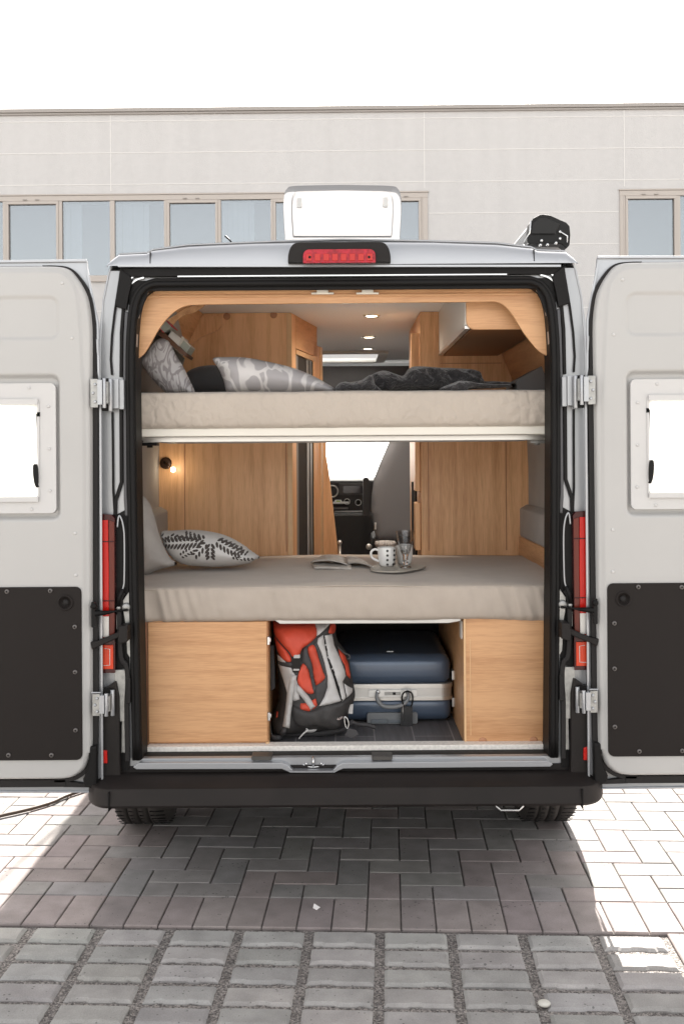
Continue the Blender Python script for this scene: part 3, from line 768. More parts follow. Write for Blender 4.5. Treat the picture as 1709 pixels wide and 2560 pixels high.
for x in (-.5, 0, .5): cl.append(bcol(x, 0, 1, 1, 0))
for k, (x, yo, ky, kz) in enumerate(path[::-1]): cl.append(bcol(-x, yo, ky, kz, 0))
m_ = len(prof)
bp.add([p for c in cl for p in c], [(i * m_ + j, (i + 1) * m_ + j, (i + 1) * m_ + j + 1, i * m_ + j + 1) for i in range(len(cl) - 1) for j in range(m_ - 1)], 0, True)
for s in (-1, 1):
    bp.box(s * .866, s * .870, -.1495, -.02, .388, .456, 1)
bump = bp.build('bumper', [plast2, rubber], van); es_ = bump.modifiers.new('split', 'EDGE_SPLIT'); es_.split_angle = R(33)
ba = MB(); ba.prism(sym_loop([(262, 1958), (262, 1916)], -.0), -.004, .03); 
ba.build('lower_panel', plast, van)
th2 = MB(); xx, zz = P(1273, 2024, .1)
th2.tube([(xx - .055, .12, zz + .05), (xx - .05, .10, zz + .012), (xx - .035, .095, zz), (xx + .035, .095, zz), (xx + .05, .10, zz + .012), (xx + .055, .12, zz + .05)], .006, 8)
th2.build('tow_eye', chrome, van)

# third brake light
tb_ = MB(); ho = [(721, 658), (722, 640), (728, 622), (741, 611), (770, 609), (858, 608.5)]
l = PP(smoothpath(ho, 4), -.05); l = l[:-1]; tb_.prism(l + mirX(l), -.075, -.0)
def bl_fit(q): q.v = [(x * .952 - .0105, y, z) for x, y, z in q.v]; return q
bl_fit(tb_); tbo = tb_.build('brake_light', plast, van, bevel=.012, seg=3)
l = PP(smoothpath([(760, 658), (761, 636), (768, 627), (782, 624.5), (858, 624)], 3), -.08)[:-1]
bb = MB(); bb.prism(l + mirX(l), -.088, -.07); bl_fit(bb); bo = bb.build('lens', mat('brake_lens', (.34, .010, .022), .22, spec=.3, var=.35, vscale=60), tbo, bevel=.003)
lw = MB()
for k in range(8):
    xk = -.132 + k * .034 + .0; lw.box(xk + .002, xk + .024, -.092, -.087, P(858, 652, -.09)[1], P(858, 634, -.09)[1])
bl_fit(lw); split_build(lw, 'light_segment', mat('brake_lens_pale', (.45, .025, .02), .22, spec=.3), tbo, bevel=.002)
lw = MB()
for q in (774, 922):
    x, z = P(q, 643, -.09); lw.disc(x, -.09, z, .006, .003)
split_build(lw, 'screw', rubber, tbo)

# roof vent lid standing open
VY = .9
o1 = PP(smoothpath([(712, 598), (708, 530), (709, 490), (716, 473), (732, 466), (800, 464), (858, 463)], 5), VY)[:-1]
lid_out = o1 + [(P(1711 - px_, py_, VY)) for px_, py_ in smoothpath([(712, 598), (708, 530), (709, 490), (716, 473), (732, 466), (800, 464), (858, 463)], 5)][::-1]
zlow = 2.50
vt = MB(); body_l = [(x, z) for x, z in lid_out]
lo = min(z for x, z in body_l)
n0 = len(body_l)
for d_, sc_, m0 in ((0, 1, 0),):
    cx = sum(x for x, z in body_l) / n0; cz = 2.75
    r0 = [(x, VY + .01, z) for x, z in body_l]; r1 = [(cx + (x - cx) * .985, VY - .03, cz + (z - cz) * .97) for x, z in body_l]
    r2 = [(cx + (x - cx) * .86, VY - .035, cz + (z - cz) * .84) for x, z in body_l]; r3 = [(cx + (x - cx) * .84, VY - .015, cz + (z - cz) * .80) for x, z in body_l]
    vt.add(r0 + r1 + r2 + r3, [(k * n0 + i, k * n0 + (i + 1) % n0, (k + 1) * n0 + (i + 1) % n0, (k + 1) * n0 + i) for k in range(3) for i in range(n0)] + [tuple(range(3 * n0, 4 * n0))], 0, False)
for k in range(5):
    pass
lid = vt.build('roof_vent_lid', acryl, van)
base = MB(); base.prism([(cx - .3, .88), (cx + .3, .88), (cx + .3, 1.42), (cx - .3, 1.42)], 2.51, 2.545, [[(cx - .26, .93), (cx + .26, .93), (cx + .26, 1.38), (cx - .26, 1.38)]], axis='Z')
base.build('roof_vent_frame', white_pl, van, bevel=.008)
lt = MB()
for dx in (-.2, .2):
    for dz in (2.86, 2.62): lt.box(cx + dx - .012, cx + dx + .012, VY - .045, VY - .01, dz - .02, dz + .02)
split_build(lt, 'vent_latch', acryl2, lid, bevel=.003)

# awning cassette on the roof edge
aw = MB(); AYF = .22
end = [(1318, 611), (1314, 604), (1318, 592), (1322, 560), (1330, 548), (1345, 540), (1357, 539), (1372, 541), (1398, 553), (1412, 559), (1420, 568), (1422, 590), (1420, 615), (1413, 623), (1400, 613), (1385, 612)]
pe = PP(end, AYF); aw.prism(pe, AYF - .02, AYF + .05)
awo = aw.build('awning_cassette', mat('cassette_end_black', (.008, .008, .008), .5, spec=.25), van, bevel=.006)
case = [P(x, y, AYF) for x, y in [(1320, 596), (1322, 566), (1330, 551), (1348, 543), (1372, 545), (1398, 556), (1416, 572), (1418, 608), (1400, 611), (1330, 600)]]
aw2 = MB(); aw2.prism(case, AYF + .052, 3.9); aw2.build('awning_case', mat('anthracite_aluminium', (.30, .30, .30), .4, .6), awo, bevel=.006)
aw3 = MB(); aw3.prism(PP([(1326, 586), (1330, 560), (1345, 547), (1362, 546), (1398, 560), (1386, 586)], AYF - .02), AYF - .03, AYF - .018); aw3.build('end_cap', mat('cassette_cap', (.018, .018, .018), .55, spec=.25), awo, bevel=.005)
aw4 = MB()
for px_, py_ in ((1353, 601), (1368, 611), (1389, 607), (1399, 579), (1399, 596), (1350, 612)):
    x, z = P(px_, py_, AYF - .03); aw4.disc(x, AYF - .026, z, .006, .006)
split_build(aw4, 'bolt', chrome, awo); aw4 = MB()
aw4.tube([(P(1399, 579, .19)[0], .19, P(1399, 579, .19)[1]), (P(1417, 590, .19)[0], .19, P(1417, 590, .19)[1]), (P(1416, 606, .19)[0], .19, P(1416, 606, .19)[1])], .003, 8)
aw4.tube([(P(1326, 552, .2)[0], .2, P(1326, 552, .2)[1]), (P(1324, 582, .2)[0], .2, P(1324, 582, .2)[1]), (P(1310, 604, .2)[0], .22, P(1310, 604, .2)[1])], .0035, 8)
split_build(aw4, 'cable_clip', chrome, awo)
an = MB(); a0 = P(577, 603, 4.2); a1 = P(563, 590, 4.2); an.tube([(a0[0], 4.2, 2.5), (a0[0], 4.2, a0[1]), (a1[0], 4.2, a1[1])], .008, 8); an.build('antenna', rubber, van)

# ------------------------------------------------------------------ rear doors, folded right back
def sdf_poly(p, poly):
    d_ = dist(p, poly); return -d_ if inside(p, poly) else d_
def sstep(a, b, x):
    t = max(0, min(1, (x - a) / (b - a))); return t * t * (3 - 2 * t)
def rr_sdf(p, x0, x1, z0, z1, r):
    cx, cz = (x0 + x1) / 2, (z0 + z1) / 2; qx = abs(p[0] - cx) - (x1 - x0) / 2 + r; qz = abs(p[1] - cz) - (z1 - z0) / 2 + r
    return math.hypot(max(qx, 0), max(qz, 0)) + min(max(qx, qz), 0) - r
DY = -.10; XO = 1.79
def door(s):
    A = lambda px, py, Y=DY: (-P(px, py, Y)[0], P(px, py, Y)[1])     # in |x|, z
    SG = lambda pts: [(s * x, z) for x, z in pts] if s > 0 else [(-x, z) for x, z in pts]
    root = MB()
    ztop = A(0, 652, -.04)[1]; zbot = A(100, 1979, -.04)[1]
    sk = [A(219, 653, -.04), A(222, 689, -.04), A(246, 809, -.04), A(249, 949, -.04), A(253, 1017, -.04), A(258, 1977, -.04)]
    zt_, zb_ = sk[0][1], sk[-1][1]
    gx0, gx1, gz0, gz1 = A(97, 1100)[0], XO - (A(97, 1100)[0] - .96), A(97, 1246)[1], A(97, 1003)[1]
    skin = sk + [(XO, zb_), (XO, zt_)]
    hole = [(gx0, gz0), (gx1, gz0), (gx1, gz1), (gx0, gz1)]
    root.prism(SG(skin), -.045, -.03, [SG(hole)])
    # folded flange round the skin
    root.prism(ribbon(SG([(XO, zt_ - .004), sk[0], sk[1], sk[2], sk[3], sk[4], sk[5], (XO, zb_ + .004)]), .010), -.056, -.0455)
    dob = root.build('rear_door', silver, van, bevel=.002)
    # inner pressing as a height field
    rim = [A(x, y) for x, y in smoothpath([(100, 660), (143, 661), (172, 670), (194, 695), (210, 722), (220, 749), (227, 795), (229, 838), (229, 943)], 4)[:-1]] + [A(x, y) for x, y in smoothpath([(229, 943), (229, 1400), (229, 1850), (224, 1890), (210, 1925), (185, 1946), (160, 1952), (130, 1953)], 3)]
    rim = rim + [(XO, rim[-1][1]), (XO, rim[0][1])]
    inn = [A(x, y) for x, y in smoothpath([(60, 676), (134, 677), (155, 681), (172, 693), (186, 716), (194, 749), (200, 823), (206, 937), (210, 1047), (212, 1300)], 4)] + [A(212, 1964), (XO, A(212, 1964)[1]), (XO, A(60, 676)[1])]
    emb = (A(145, 800)[0], XO - (A(145, 800)[0] - .93), A(100, 846)[1], A(100, 743)[1])
    rec = (A(147, 1100)[0], XO - (A(147, 1100)[0] - .95), A(100, 1296)[1], A(100, 940)[1])
    st = .006; x0 = .935; nx = int((XO - x0) / st) + 1; z0 = rim[-2][1] - .012; z1 = rim[-1][1] + .012; nz_ = int((z1 - z0) / st) + 1
    vs = []; fs = []
    for j in range(nz_):
        z = z0 + j * st
        for i in range(nx):
            x = x0 + i * st; p = (x, z)
            dr = sdf_poly(p, rim) if (x < 1.14 or z < z0 + .09 or z > z1 - .12) else -.1
            di = sdf_poly(p, inn) if (x < 1.12 or z > z1 - .12) else -.1
            y = DY
            y += .009 * sstep(-.007, .007, di) * (1 if z > A(100, 1467)[1] - .02 else 1)
            y += .007 * sstep(.005, -.005, rr_sdf(p, *emb, .03))
            y += .022 * sstep(.008, -.008, rr_sdf(p, *rec, .025))
            y += .05 * sstep(-.013, .003, dr) ** 1.7
            vs.append((x, y, z))
    ok = set()
    for j in range(nz_ - 1):
        for i in range(nx - 1):
            xm, zm = x0 + (i + .5) * st, z0 + (j + .5) * st
            if gx0 - .02 < xm < gx1 + .02 and gz0 - .02 < zm < gz1 + .02: continue
            a = j * nx + i
            if min(vs[a][1], vs[a + 1][1], vs[a + nx][1], vs[a + nx + 1][1]) > DY + .0545: continue
            fs.append((a, a + 1, a + nx + 1, a + nx))
    hf = MB(); hf.add([((x if s > 0 else -x), y, z) for x, y, z in vs], fs, 0, True)
    inn_o = hf.build('door_inner_panel', doorw, dob)
    # black seal round the rim
    sr = MB(); rp = rim[:-2]
    sp_ = []
    for i, p in enumerate(rp):
        t = (Vector(rp[min(i + 1, len(rp) - 1)]) - Vector(rp[max(i - 1, 0)])).normalized(); nn = Vector((t.y, -t.x))
        if nn.x > 0 and abs(nn.x) > abs(nn.y): nn = -nn
        sp_.append(Vector(p) + Vector((nn.x, nn.y)) * 0)
    wdt = [min(.016, max(.002, (p[0] * -1 + A(130, 665)[0]) * .14)) if p[1] > A(0, 940)[1] else .030 for p in rp]
    sr.prism(ribbon(SG(rp), wdt), -.066, -.046)
    sr.prism(SG([A(165, 1953, -.06), A(240, 1962, -.06), A(240, 1968, -.06), A(160, 1967, -.06)]), -.064, -.046)
    sr.prism(SG([(XO, A(0, 1949, -.06)[1]), A(165, 1949, -.06), A(165, 1966, -.06), (XO, A(0, 1968, -.06)[1])]), -.066, -.046)
    sr.build('door_seal', rubber2, dob, bevel=.004)
    cn = MB(); cn.prism(SG(PP([], 0) + [A(x, y, -.07) for x, y in [(224, 1865), (244, 1861), (244, 1958), (246, 1968), (232, 1970), (212, 1962), (210, 1945), (219, 1925), (225, 1895)]]), -.085, -.05)
    cn.build('corner_guard', rubber, dob, bevel=.006)
    # lower card
    cx0, cz0, cz1 = A(206, 1700)[0], A(0, 1900)[1], A(0, 1468)[1]
    pl = rrect(cx0, XO + .2, cz0, cz1, .022); pl = [(min(x, XO - .06), z) for x, z in pl]
    hx, hz = A(165, 1506, -.1)
    hole_ = [(hx + .021 * math.cos(R(k * 20)), hz + .021 * math.sin(R(k * 20))) for k in range(18)]
    cd = MB(); cd.prism(SG(pl), DY - .008, DY + .012, [SG(hole_)])
    cdo = cd.build('door_card', card, dob, bevel=.0025)
    hd = MB(); hxx = s * hx
    hd.lathe([(.022, DY - .008), (.024, DY - .0125), (.029, DY - .0125), (.030, DY - .008)], (hxx, 0, hz), 28, 0, 'Y')
    hd.lathe([(.0005, DY - .0015), (.021, DY - .0015), (.0215, DY - .008)], (hxx, 0, hz), 28, 0, 'Y')
    hd.lathe([(.0005, DY - .006), (.010, DY - .006), (.013, DY - .001)], (hxx, 0, hz), 20, 1, 'Y')
    hd.build('finger_pull', [card, rubber2], cdo)
    for (x, y) in ((128, 1476), (189, 1566), (190, 1679), (191, 1824), (131, 1886), (20, 1478), (24, 1886)):
        a = A(x, y); sc = MB(); sc.disc(s * a[0], DY - .010, a[1], .0085, .003); sc.disc(s * a[0], DY - .0135, a[1], .0035, .001, 1)
        sc.build('screw', [mat('screw_head', (.13, .12, .115), .4, .5) if 'screw_head' not in bpy.data.materials else bpy.data.materials['screw_head'], rubber], cdo)
    # little plugs on the pressing
    pg = MB()
    for (x, y) in ((156, 708), (180, 845), (188, 1333), (190, 1438)):
        a = A(x, y); pg.disc(s * a[0], DY - .0015, a[1], .006, .002)
    split_build(pg, 'plug', winfr, dob)
    # window
    fx0, fz0, fz1 = A(140, 1100)[0], A(100, 1283)[1], A(100, 958)[1]; fx1 = XO - (fx0 - .95)
    wf = MB(); wf.prism(SG(rrect(fx0, fx1, fz0, fz1, .02)), DY + .0, DY + .024, [SG(rrect(gx0, gx1, gz0, gz1, .008))])
    wf.prism(SG(rrect(gx0 - .004, gx1, gz0 - .0, gz1 + .004, .01)), DY - .004, DY - .0005, [SG(rrect(gx0 + .004, gx1 - .01, gz0 + .006, gz1 - .006, .008))])
    wf.box(s * gx0, s * gx1, DY - .012, DY - .0045, gz1 - .012, gz1 + .008); wf.box(s * gx0, s * gx1, DY - .012, DY - .0045, gz0 - .012, gz0 + .006)
    wfo = wf.build('window', winfr, dob, bevel=.005, seg=3)
    gl = MB(); gl.box(s * (gx0 - .01), s * (gx1 + .01), -.060, -.056, gz0 - .01, gz1 + .01); gl.build('acrylic_pane', acryl2, wfo)
    bn_ = MB(); nb_ = 14; zz = [gz0 + (gz1 - gz0) * k / nb_ for k in range(nb_ + 1)]
    vs = []; 
    for k, z in enumerate(zz): vs += [(s * gx0, -.074 - (.0015 if k % 2 else 0), z), (s * gx1, -.074 - (.0015 if k % 2 else 0), z)]
    bn_.add(vs, [(2 * k, 2 * k + 1, 2 * k + 3, 2 * k + 2) for k in range(nb_)]); bn_.build('blind', blindm, wfo)
    ar = MB(); a0, a1 = A(90, 1034), A(94, 1160); ar.tube([(s * a0[0], DY + .01, a0[1]), (s * a1[0], DY + .01, a1[1])], .003, 8, 0)
    ar.box(s * A(87, 0)[0], s * A(94, 0)[0], DY - .004, DY + .012, A(0, 1042)[1], A(0, 1031)[1], 1)
    ar.prism(SG([A(x, y) for x, y in smoothpath([(86, 1162), (93, 1161), (97, 1172), (98, 1205), (94, 1219), (88, 1205), (85, 1180)], 3, True)]), DY - .012, DY + .006, m=1)
    ar.tube([(s * A(93, 1208)[0], DY - .004, A(93, 1208)[1]), (s * A(97, 1218)[0], DY - .004, A(97, 1218)[1])], .004, 8, 1)
    ar.build('stay_arm', [alu, rubber], wfo)
    ws = MB()
    for (x, y) in ((73, 970), (122, 1016), (124, 1122), (126, 1227), (80, 1273)):
        a = A(x, y); ws.disc(s * a[0], DY - .001, a[1], .006, .003)
    split_build(ws, 'screw', winfr, wfo)
    # bumper stop blocks on the outer edge
    bl_ = MB(); bl_.prism(SG([A(x, y, -.06) for x, y in [(241, 848), (247, 848), (247, 886), (243, 884)]]), -.062, -.05); bl_.build('edge_block', silver_in, dob)
for s in (-1, 1): door(s)

# ------------------------------------------------------------------ interior shell
FY = 1.28                      # rear face of the wardrobe and the kitchen block
lp = [(.93, .50), (.94, 1.2), (.94, 1.62), (.93, 1.86), (.86, 2.10), (.80, 2.22), (.745, 2.40)]
for s in (-1, 1):
    li = MB(); vs = []; fs = []
    for y in (.03, 4.2):
        vs += [(s * x, y, z) for x, z in lp]
    k = len(lp); fs = [(i, i + 1, k + i + 1, k + i) for i in range(k - 1)]
    li.add(vs, fs); 
    lo_ = li.build('side_lining', lining, van); lo_.modifiers.new('thick', 'SOLIDIFY').thickness = .01
rt = MB()          # return between opening and lining
rt.prism([(-.90, .49), (.90, .49), (.90, 2.2), (.84, 2.42), (-.84, 2.42), (-.90, 2.2)], .031, .045, [opening])
rt.build('jamb_return', dark_in, van)
ce = MB(); ce.prism([(-.80, .05), (.80, .05), (.80, 4.3), (-.80, 4.3)], 2.405, 2.42, [[(-.27, 3.32), (.27, 3.32), (.27, 4.02), (-.27, 4.02)]], axis='Z'); ce.build('ceiling', ceil_m, van)
fl = MB(); fl.box(-.94, .94, .045, 5.0, .50, .533)
def floor_mat():
    m = bpy.data.materials.new('vinyl_plank_floor'); m.use_nodes = True; n = m.node_tree.nodes; l = m.node_tree.links; b = n['Principled BSDF']
    tc = n.new('ShaderNodeTexCoord'); mp = n.new('ShaderNodeMapping'); l.new(tc.outputs['Object'], mp.inputs[0]); mp.inputs['Rotation'].default_value = (0, 0, R(90)); mp.inputs['Location'].default_value = (0, .04, 0)
    br = n.new('ShaderNodeTexBrick'); l.new(mp.outputs[0], br.inputs[0]); br.inputs['Scale'].default_value = 1; br.inputs['Brick Width'].default_value = .6; br.inputs['Row Height'].default_value = .16
    br.inputs['Mortar Size'].default_value = .003; br.inputs['Color1'].default_value = (.125, .122, .128, 1); br.inputs['Color2'].default_value = (.095, .092, .098, 1); br.inputs['Mortar'].default_value = (.26, .25, .25, 1)
    t = n.new('ShaderNodeTexNoise'); mp2 = n.new('ShaderNodeMapping'); mp2.inputs['Scale'].default_value = (90, 4, 1); l.new(tc.outputs['Object'], mp2.inputs[0]); l.new(mp2.outputs[0], t.inputs['Vector']); t.inputs['Scale'].default_value = 1
    mr = n.new('ShaderNodeMapRange'); mr.inputs['To Min'].default_value = .6; mr.inputs['To Max'].default_value = 1.45; l.new(t.outputs['Fac'], mr.inputs[0])
    v = n.new('ShaderNodeVectorMath'); v.operation = 'SCALE'; l.new(br.outputs['Color'], v.inputs[0]); l.new(mr.outputs[0], v.inputs['Scale']); l.new(v.outputs[0], b.inputs['Base Color']); b.inputs['Roughness'].default_value = .55
    return m
fl.build('floor', floor_mat(), van)
# rooflight over the cab passage
rl = MB(); rl.prism([(-.32, 3.27), (.32, 3.27), (.32, 4.07), (-.32, 4.07)], 2.385, 2.4045, [[(-.25, 3.34), (.25, 3.34), (.25, 4.0), (-.25, 4.0)]], axis='Z'); rlo = rl.build('rooflight', white_pl, van, bevel=.005)
rp_ = MB(); rp_.box(-.29, .29, 3.31, 4.04, 2.47, 2.476); rp_.build('acrylic_pane', acryl2, rlo)
lampE = emis('warm_led', (1, .86, .65), 6)
for (y, x) in ((1.53, .150), (2.68, .165), (3.42, -.1)):
    pass
for (px_, py_) in ((928, 790), (922, 843), (919, 872)):
    dd = (2.40 - H) * F / (PY - py_ - ROLL * (px_ - PX)); x = P(px_, py_, dd - D)[0]; y = dd - D
    sp_ = MB(); sp_.lathe([(.032, 2.404), (.042, 2.395), (.045, 2.404)], (x, y, 0), 24); spo = sp_.build('ceiling_spot', alu, van)
    le = MB(); le.lathe([(.0005, 2.399), (.030, 2.399), (.032, 2.404)], (x, y, 0), 20); le.build('led', lampE, spo)
    ld = bpy.data.lights.new('spot_glow', 'SPOT'); ld.spot_size = R(165); ld.spot_blend = 1; ld.energy = 8; ld.color = (1, .90, .78); ld.shadow_soft_size = .03; lo2 = bpy.data.objects.new('spot_glow', ld); COL.objects.link(lo2); lo2.location = (x, y - 0, 2.392)
    lo2.parent = spo

# wardrobe (left) and kitchen block (right)
lbx = P(730, 1250, FY)[0]; rbx = P(1052, 1250, FY)[0]
def Q(pts, Y): return PP(pts, Y)
zc = 2.404
wd_ = MB(); xl = -.94
wd_.prism([(xl, .534), (lbx, .534), (lbx, zc), (-.745, zc), (-.80, 2.22), (-.86, 2.10), (-.93, 1.86), (xl, 1.62)], FY, FY + .018)
wd_.box(lbx - .018, lbx, FY + .018, 2.15, .534, zc)
wdo = wd_.build('wardrobe', woodZ, van, bevel=.002)
ed = MB(); ed.box(lbx - .022, lbx + .004, FY - .004, FY + .0, .54, zc - .002); ed.build('edge_trim', edgeW, wdo, bevel=.002)
sm_ = MB(); x = P(462, 1200, FY)[0]; sm_.box(x - .002, x + .002, FY - .003, FY - .0005, 1.2, 1.75); x = P(715, 1200, FY)[0]; sm_.box(x - .002, x + .002, FY - .003, FY - .0005, 1.2, 1.75)
sm_.build('panel_seam', doweldk, wdo)
for (x, y) in ((567, 791), (684, 787)):
    c = MB(); a = P(x, y, FY); c.disc(a[0], FY - .001, a[1], .018, .002); c.build('cover_cap', doweldk, wdo)
# oblique wardrobe front along the passage: strips set out on the line A-B
AX, AY, BX, BY2 = lbx, FY, -.115, 2.05
def WX(px_):
    k = (px_ - PX) / F     # x = k * (y + D)
    t_ = (k * (AY + D) - AX) / ((BX - AX) - k * (BY2 - AY)); return (AX + (BX - AX) * t_, AY + (BY2 - AY) * t_)
def wstrip(name, p0, p1, z0, z1, m, par, off=0, th=.014, bev=.0015):
    a, b = Vector(WX(p0)), Vector(WX(p1)); t_ = (b - a).normalized(); nn = Vector((t_.y, -t_.x)); a0, b0 = a + nn * off, b + nn * off; a1, b1 = a0 - nn * th, b0 - nn * th
    q = MB(); q.prism([tuple(a0), tuple(b0), tuple(b1), tuple(a1)], z0, z1, axis='Z'); return q.build(name, m, par, bevel=bev)
wstrip('wardrobe_stile', 729, 741, .534, zc, woodZ, wdo)
wstrip('wardrobe_header', 741.3, 794, 2.235, zc, woodY, wdo)
wstrip('header_trim', 742, 790, 2.205, 2.230, edgeW, wdo, .002)
wstrip('door_track', 741.3, 747, .534, 2.20, mat('track_grey', (.20, .19, .18), .5), wdo, -.002)
wstrip('doorway_shade_strip', 747, 769, .534, 2.20, dark_in, wdo, -.004)  # solid dark strip, the shade of the door opening put into its colour
q = MB(); q.box(-.94, -.125, 2.06, 2.08, .534, 2.29); q.build('wardrobe_back', woodZ, wdo)
wstrip('door_rail', 769, 780, .534, 2.20, alu, wdo, .0)
wstrip('rail_groove', 773.5, 775.5, .534, 2.20, rubber, wdo, .001)
wstrip('gasket_dark_strip', 780.3, 785, .534, 2.20, rubber, wdo, -.004)
wstrip('partition', 785.3, 800, .534, 2.30, woodZ, wdo, 0)
wstrip('partition_edge', 800.3, 806, .534, 2.30, edgeW, wdo, .004)
bd = MB(); bd.prism(PP([(790, 1090), (815, 1090), (815, 1140), (822, 1180), (845, 1380), (847, 1700), (790, 1700)], 2.6), 2.6, 2.63)
bdo = bd.build('sloping_partition', woodZ, van, bevel=.004)
bx2 = MB()
k1 = P(849, 1360, 2.55); bx2.tube([(k1[0], 2.55, k1[1] - .25), (k1[0], 2.55, k1[1])], .01); bx2.disc(k1[0] - .0, 2.54, k1[1] + .01, .014, .01); bx2.build('bolt_latch', alu, bdo)
# right block
kb = MB(); 
r_edge = [(1052, 1860), (1052, 780)]
rpts = [(rbx, .534), (rbx, zc), (.745, zc), (.80, 2.22), (.86, 2.10)] + [P(1330, 1100, FY), P(1337, 1268, FY), P(1338, 1284, FY), P(1332, 1293, FY), P(1321, 1298, FY), P(1317, 1306, FY), P(1317, 1400, FY), (P(1317, 1400, FY)[0], .534)]
kb.prism(rpts, FY, FY + .018); kb.box(rbx, rbx + .018, FY + .018, 2.15, .534, zc)
kbo = kb.build('kitchen_block', woodZ, van, bevel=.002)
sm_ = MB()
for q in (1070, 1264): x = P(q, 1200, FY)[0]; sm_.box(x - .0025, x + .0025, FY - .003, FY - .0005, 1.2, 1.76)
x = P(1200, 900, FY)[0]; zz = P(1200, 908, FY)[1]; sm_.box(.49, .80, FY - .003, FY - .0005, zz - .002, zz + .002)
sm_.build('panel_seam', doweldk, kbo)
hn = MB(); xk = rbx
for (z0, z1) in ((1.50, 1.80), (1.20, 1.44)):
    hn.box(xk - .028, xk - .002, FY + .02, FY + .14, z0, z1, 0)
hn.box(xk - .012, xk - .006, FY + .06, FY + .10, 1.58, 1.66, 1); hn.box(xk - .012, xk - .006, FY + .06, FY + .10, 1.30, 1.38, 1)
hn.box(xk - .045, xk - .002, FY + .02, FY + .04, 1.9, 2.3, 0)
hn.build('kitchen_front', [woodZ, edgeW], kbo, bevel=.003)
t = MB(); t.box(P(1028.5, 0, 1.46)[0], P(1034, 0, 1.46)[0], 1.46, 1.47, .6, 1.95); t.build('gasket_dark_strip', rubber, kbo)  # added black strip, darkens the block's side panel lit from the windscreen
t = MB(); t.box(P(1020, 0, 1.47)[0], P(1028, 0, 1.47)[0], 1.472, 1.48, .6, P(1000, 1205, 1.47)[1]); t.build('added_dark_strip', cabdark, kbo)  # added dark strip, covers the lower part of that lit panel
# ledges along the side walls behind the lower bed
for s in (-1, 1):
    lg = MB(); lg.prism([(s * .95, 1.20), (s * .95, 1.43), (s * (.92), 1.43), (s * .885, 1.41), (s * .885, 1.28), (s * .895, 1.26), (s * .895, 1.20)], .05, FY - .003)
    lgo = lg.build('side_ledge', lining, van, bevel=.006)
    lw_ = MB(); lw_.box(s * .880, s * .890, .05, FY - .004, 1.18, 1.27); lw_.build('side_skirting', woodY, lgo)
# overhead locker on the right
ol_ = MB(); lx = .488; zb2 = 2.18
endp = [P(1169, 756, .15)]
zT = 2.404
e_out = [(lx, zT), (lx, zb2 + .06)] + [(lx + .035 - .035 * math.cos(R(a)), zb2 + .035 - .035 * math.sin(R(a))) for a in range(0, 91, 15)] + [(.715, zb2), (.76, zb2 + .12), (.745, zT)]
ol_.prism(e_out, .14, .158); olo = ol_.build('overhead_locker', woodX, van, bevel=.003)
t = MB(); t.prism([(lx + .02, zb2), (lx + .02, zb2 + .012), (.78, zb2 + .012), (.78, zb2)], .158, FY - .002); t.build('locker_bottom', mat('locker_bottom_brown', lin((120, 78, 44)), .5), olo)
t = MB(); t.box(lx - .004, lx + .014, .158, FY - .002, zb2 + .02, zT - .001); t.box(lx - .006, lx + .016, .158, FY - .002, zb2 + .004, zb2 + .0185, 1); t.build('locker_door', [white_pl, alu], olo, bevel=.002)
# wooden side wall under the locker and grey wedge
t = MB()
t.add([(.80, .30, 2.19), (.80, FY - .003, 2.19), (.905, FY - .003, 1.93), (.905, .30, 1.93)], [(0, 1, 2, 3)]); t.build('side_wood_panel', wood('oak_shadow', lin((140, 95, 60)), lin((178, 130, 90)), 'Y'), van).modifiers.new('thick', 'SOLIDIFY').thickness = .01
t = MB(); t.prism(PP([(1291, 950), (1366, 908), (1372, 980), (1291, 980)], .5), .5, .8); t.build('side_trim_wedge', mat('wedge_grey', (.12, .115, .115), .7), van, bevel=.004)
# pelmet: board round the top of the opening with the curved cut-out
PYm = .06
cut = [(341, 899), (350, 893), (362, 882), (376, 860), (390, 834), (404, 813), (418, 796), (436, 779), (455, 768), (475, 763), (513, 761)]
cutR = [(1236, 754), (1252, 759), (1264, 768), (1279, 785), (1292, 806), (1310, 834), (1330, 860), (1348, 879), (1367, 889)]
outl = [(339, 1000)[:2], ]
ptop = P(858, 715, PYm)[1]
pel = [(-.84, P(340, 899, PYm)[1])] + PP(smoothpath(cut, 3), PYm) + PP(smoothpath(cutR, 3), PYm) + [(.84, P(1369, 889, PYm)[1]), (.84, 2.30), (.76, 2.404), (-.76, 2.404), (-.84, 2.30)]
pm_ = MB(); pm_.prism(pel, PYm, PYm + .016); pmo = pm_.build('pelmet', woodX, van, bevel=.002)
t = MB(); zr = P(858, 733, PYm)[1]; t.box(-.73, .73, PYm - .008, PYm - .0005, zr, 2.36); t.box(-.76, .76, PYm - .0055, PYm - .0005, zr - .014, zr - .004)
t.build('pelmet_batten', woodX, pmo, bevel=.002)
for q in (806, 918):
    t = MB(); a = P(q, 733, .045); t.box(a[0] - .043, a[0] + .043, .036, .046, a[1] - .005, a[1] + .002, 0); t.box(a[0] - .022, a[0] + .022, .030, .044, a[1] + .0, a[1] + .013, 0)
    t.box(a[0] - .016, a[0] + .016, .03, .045, a[1] + .014, a[1] + .022, 1); t.box(a[0] - .03, a[0] + .03, .036, .05, a[1] + .022, a[1] + .03, 2)
    t.build('catch', [white_al, chrome, rubber], pmo, bevel=.0015)
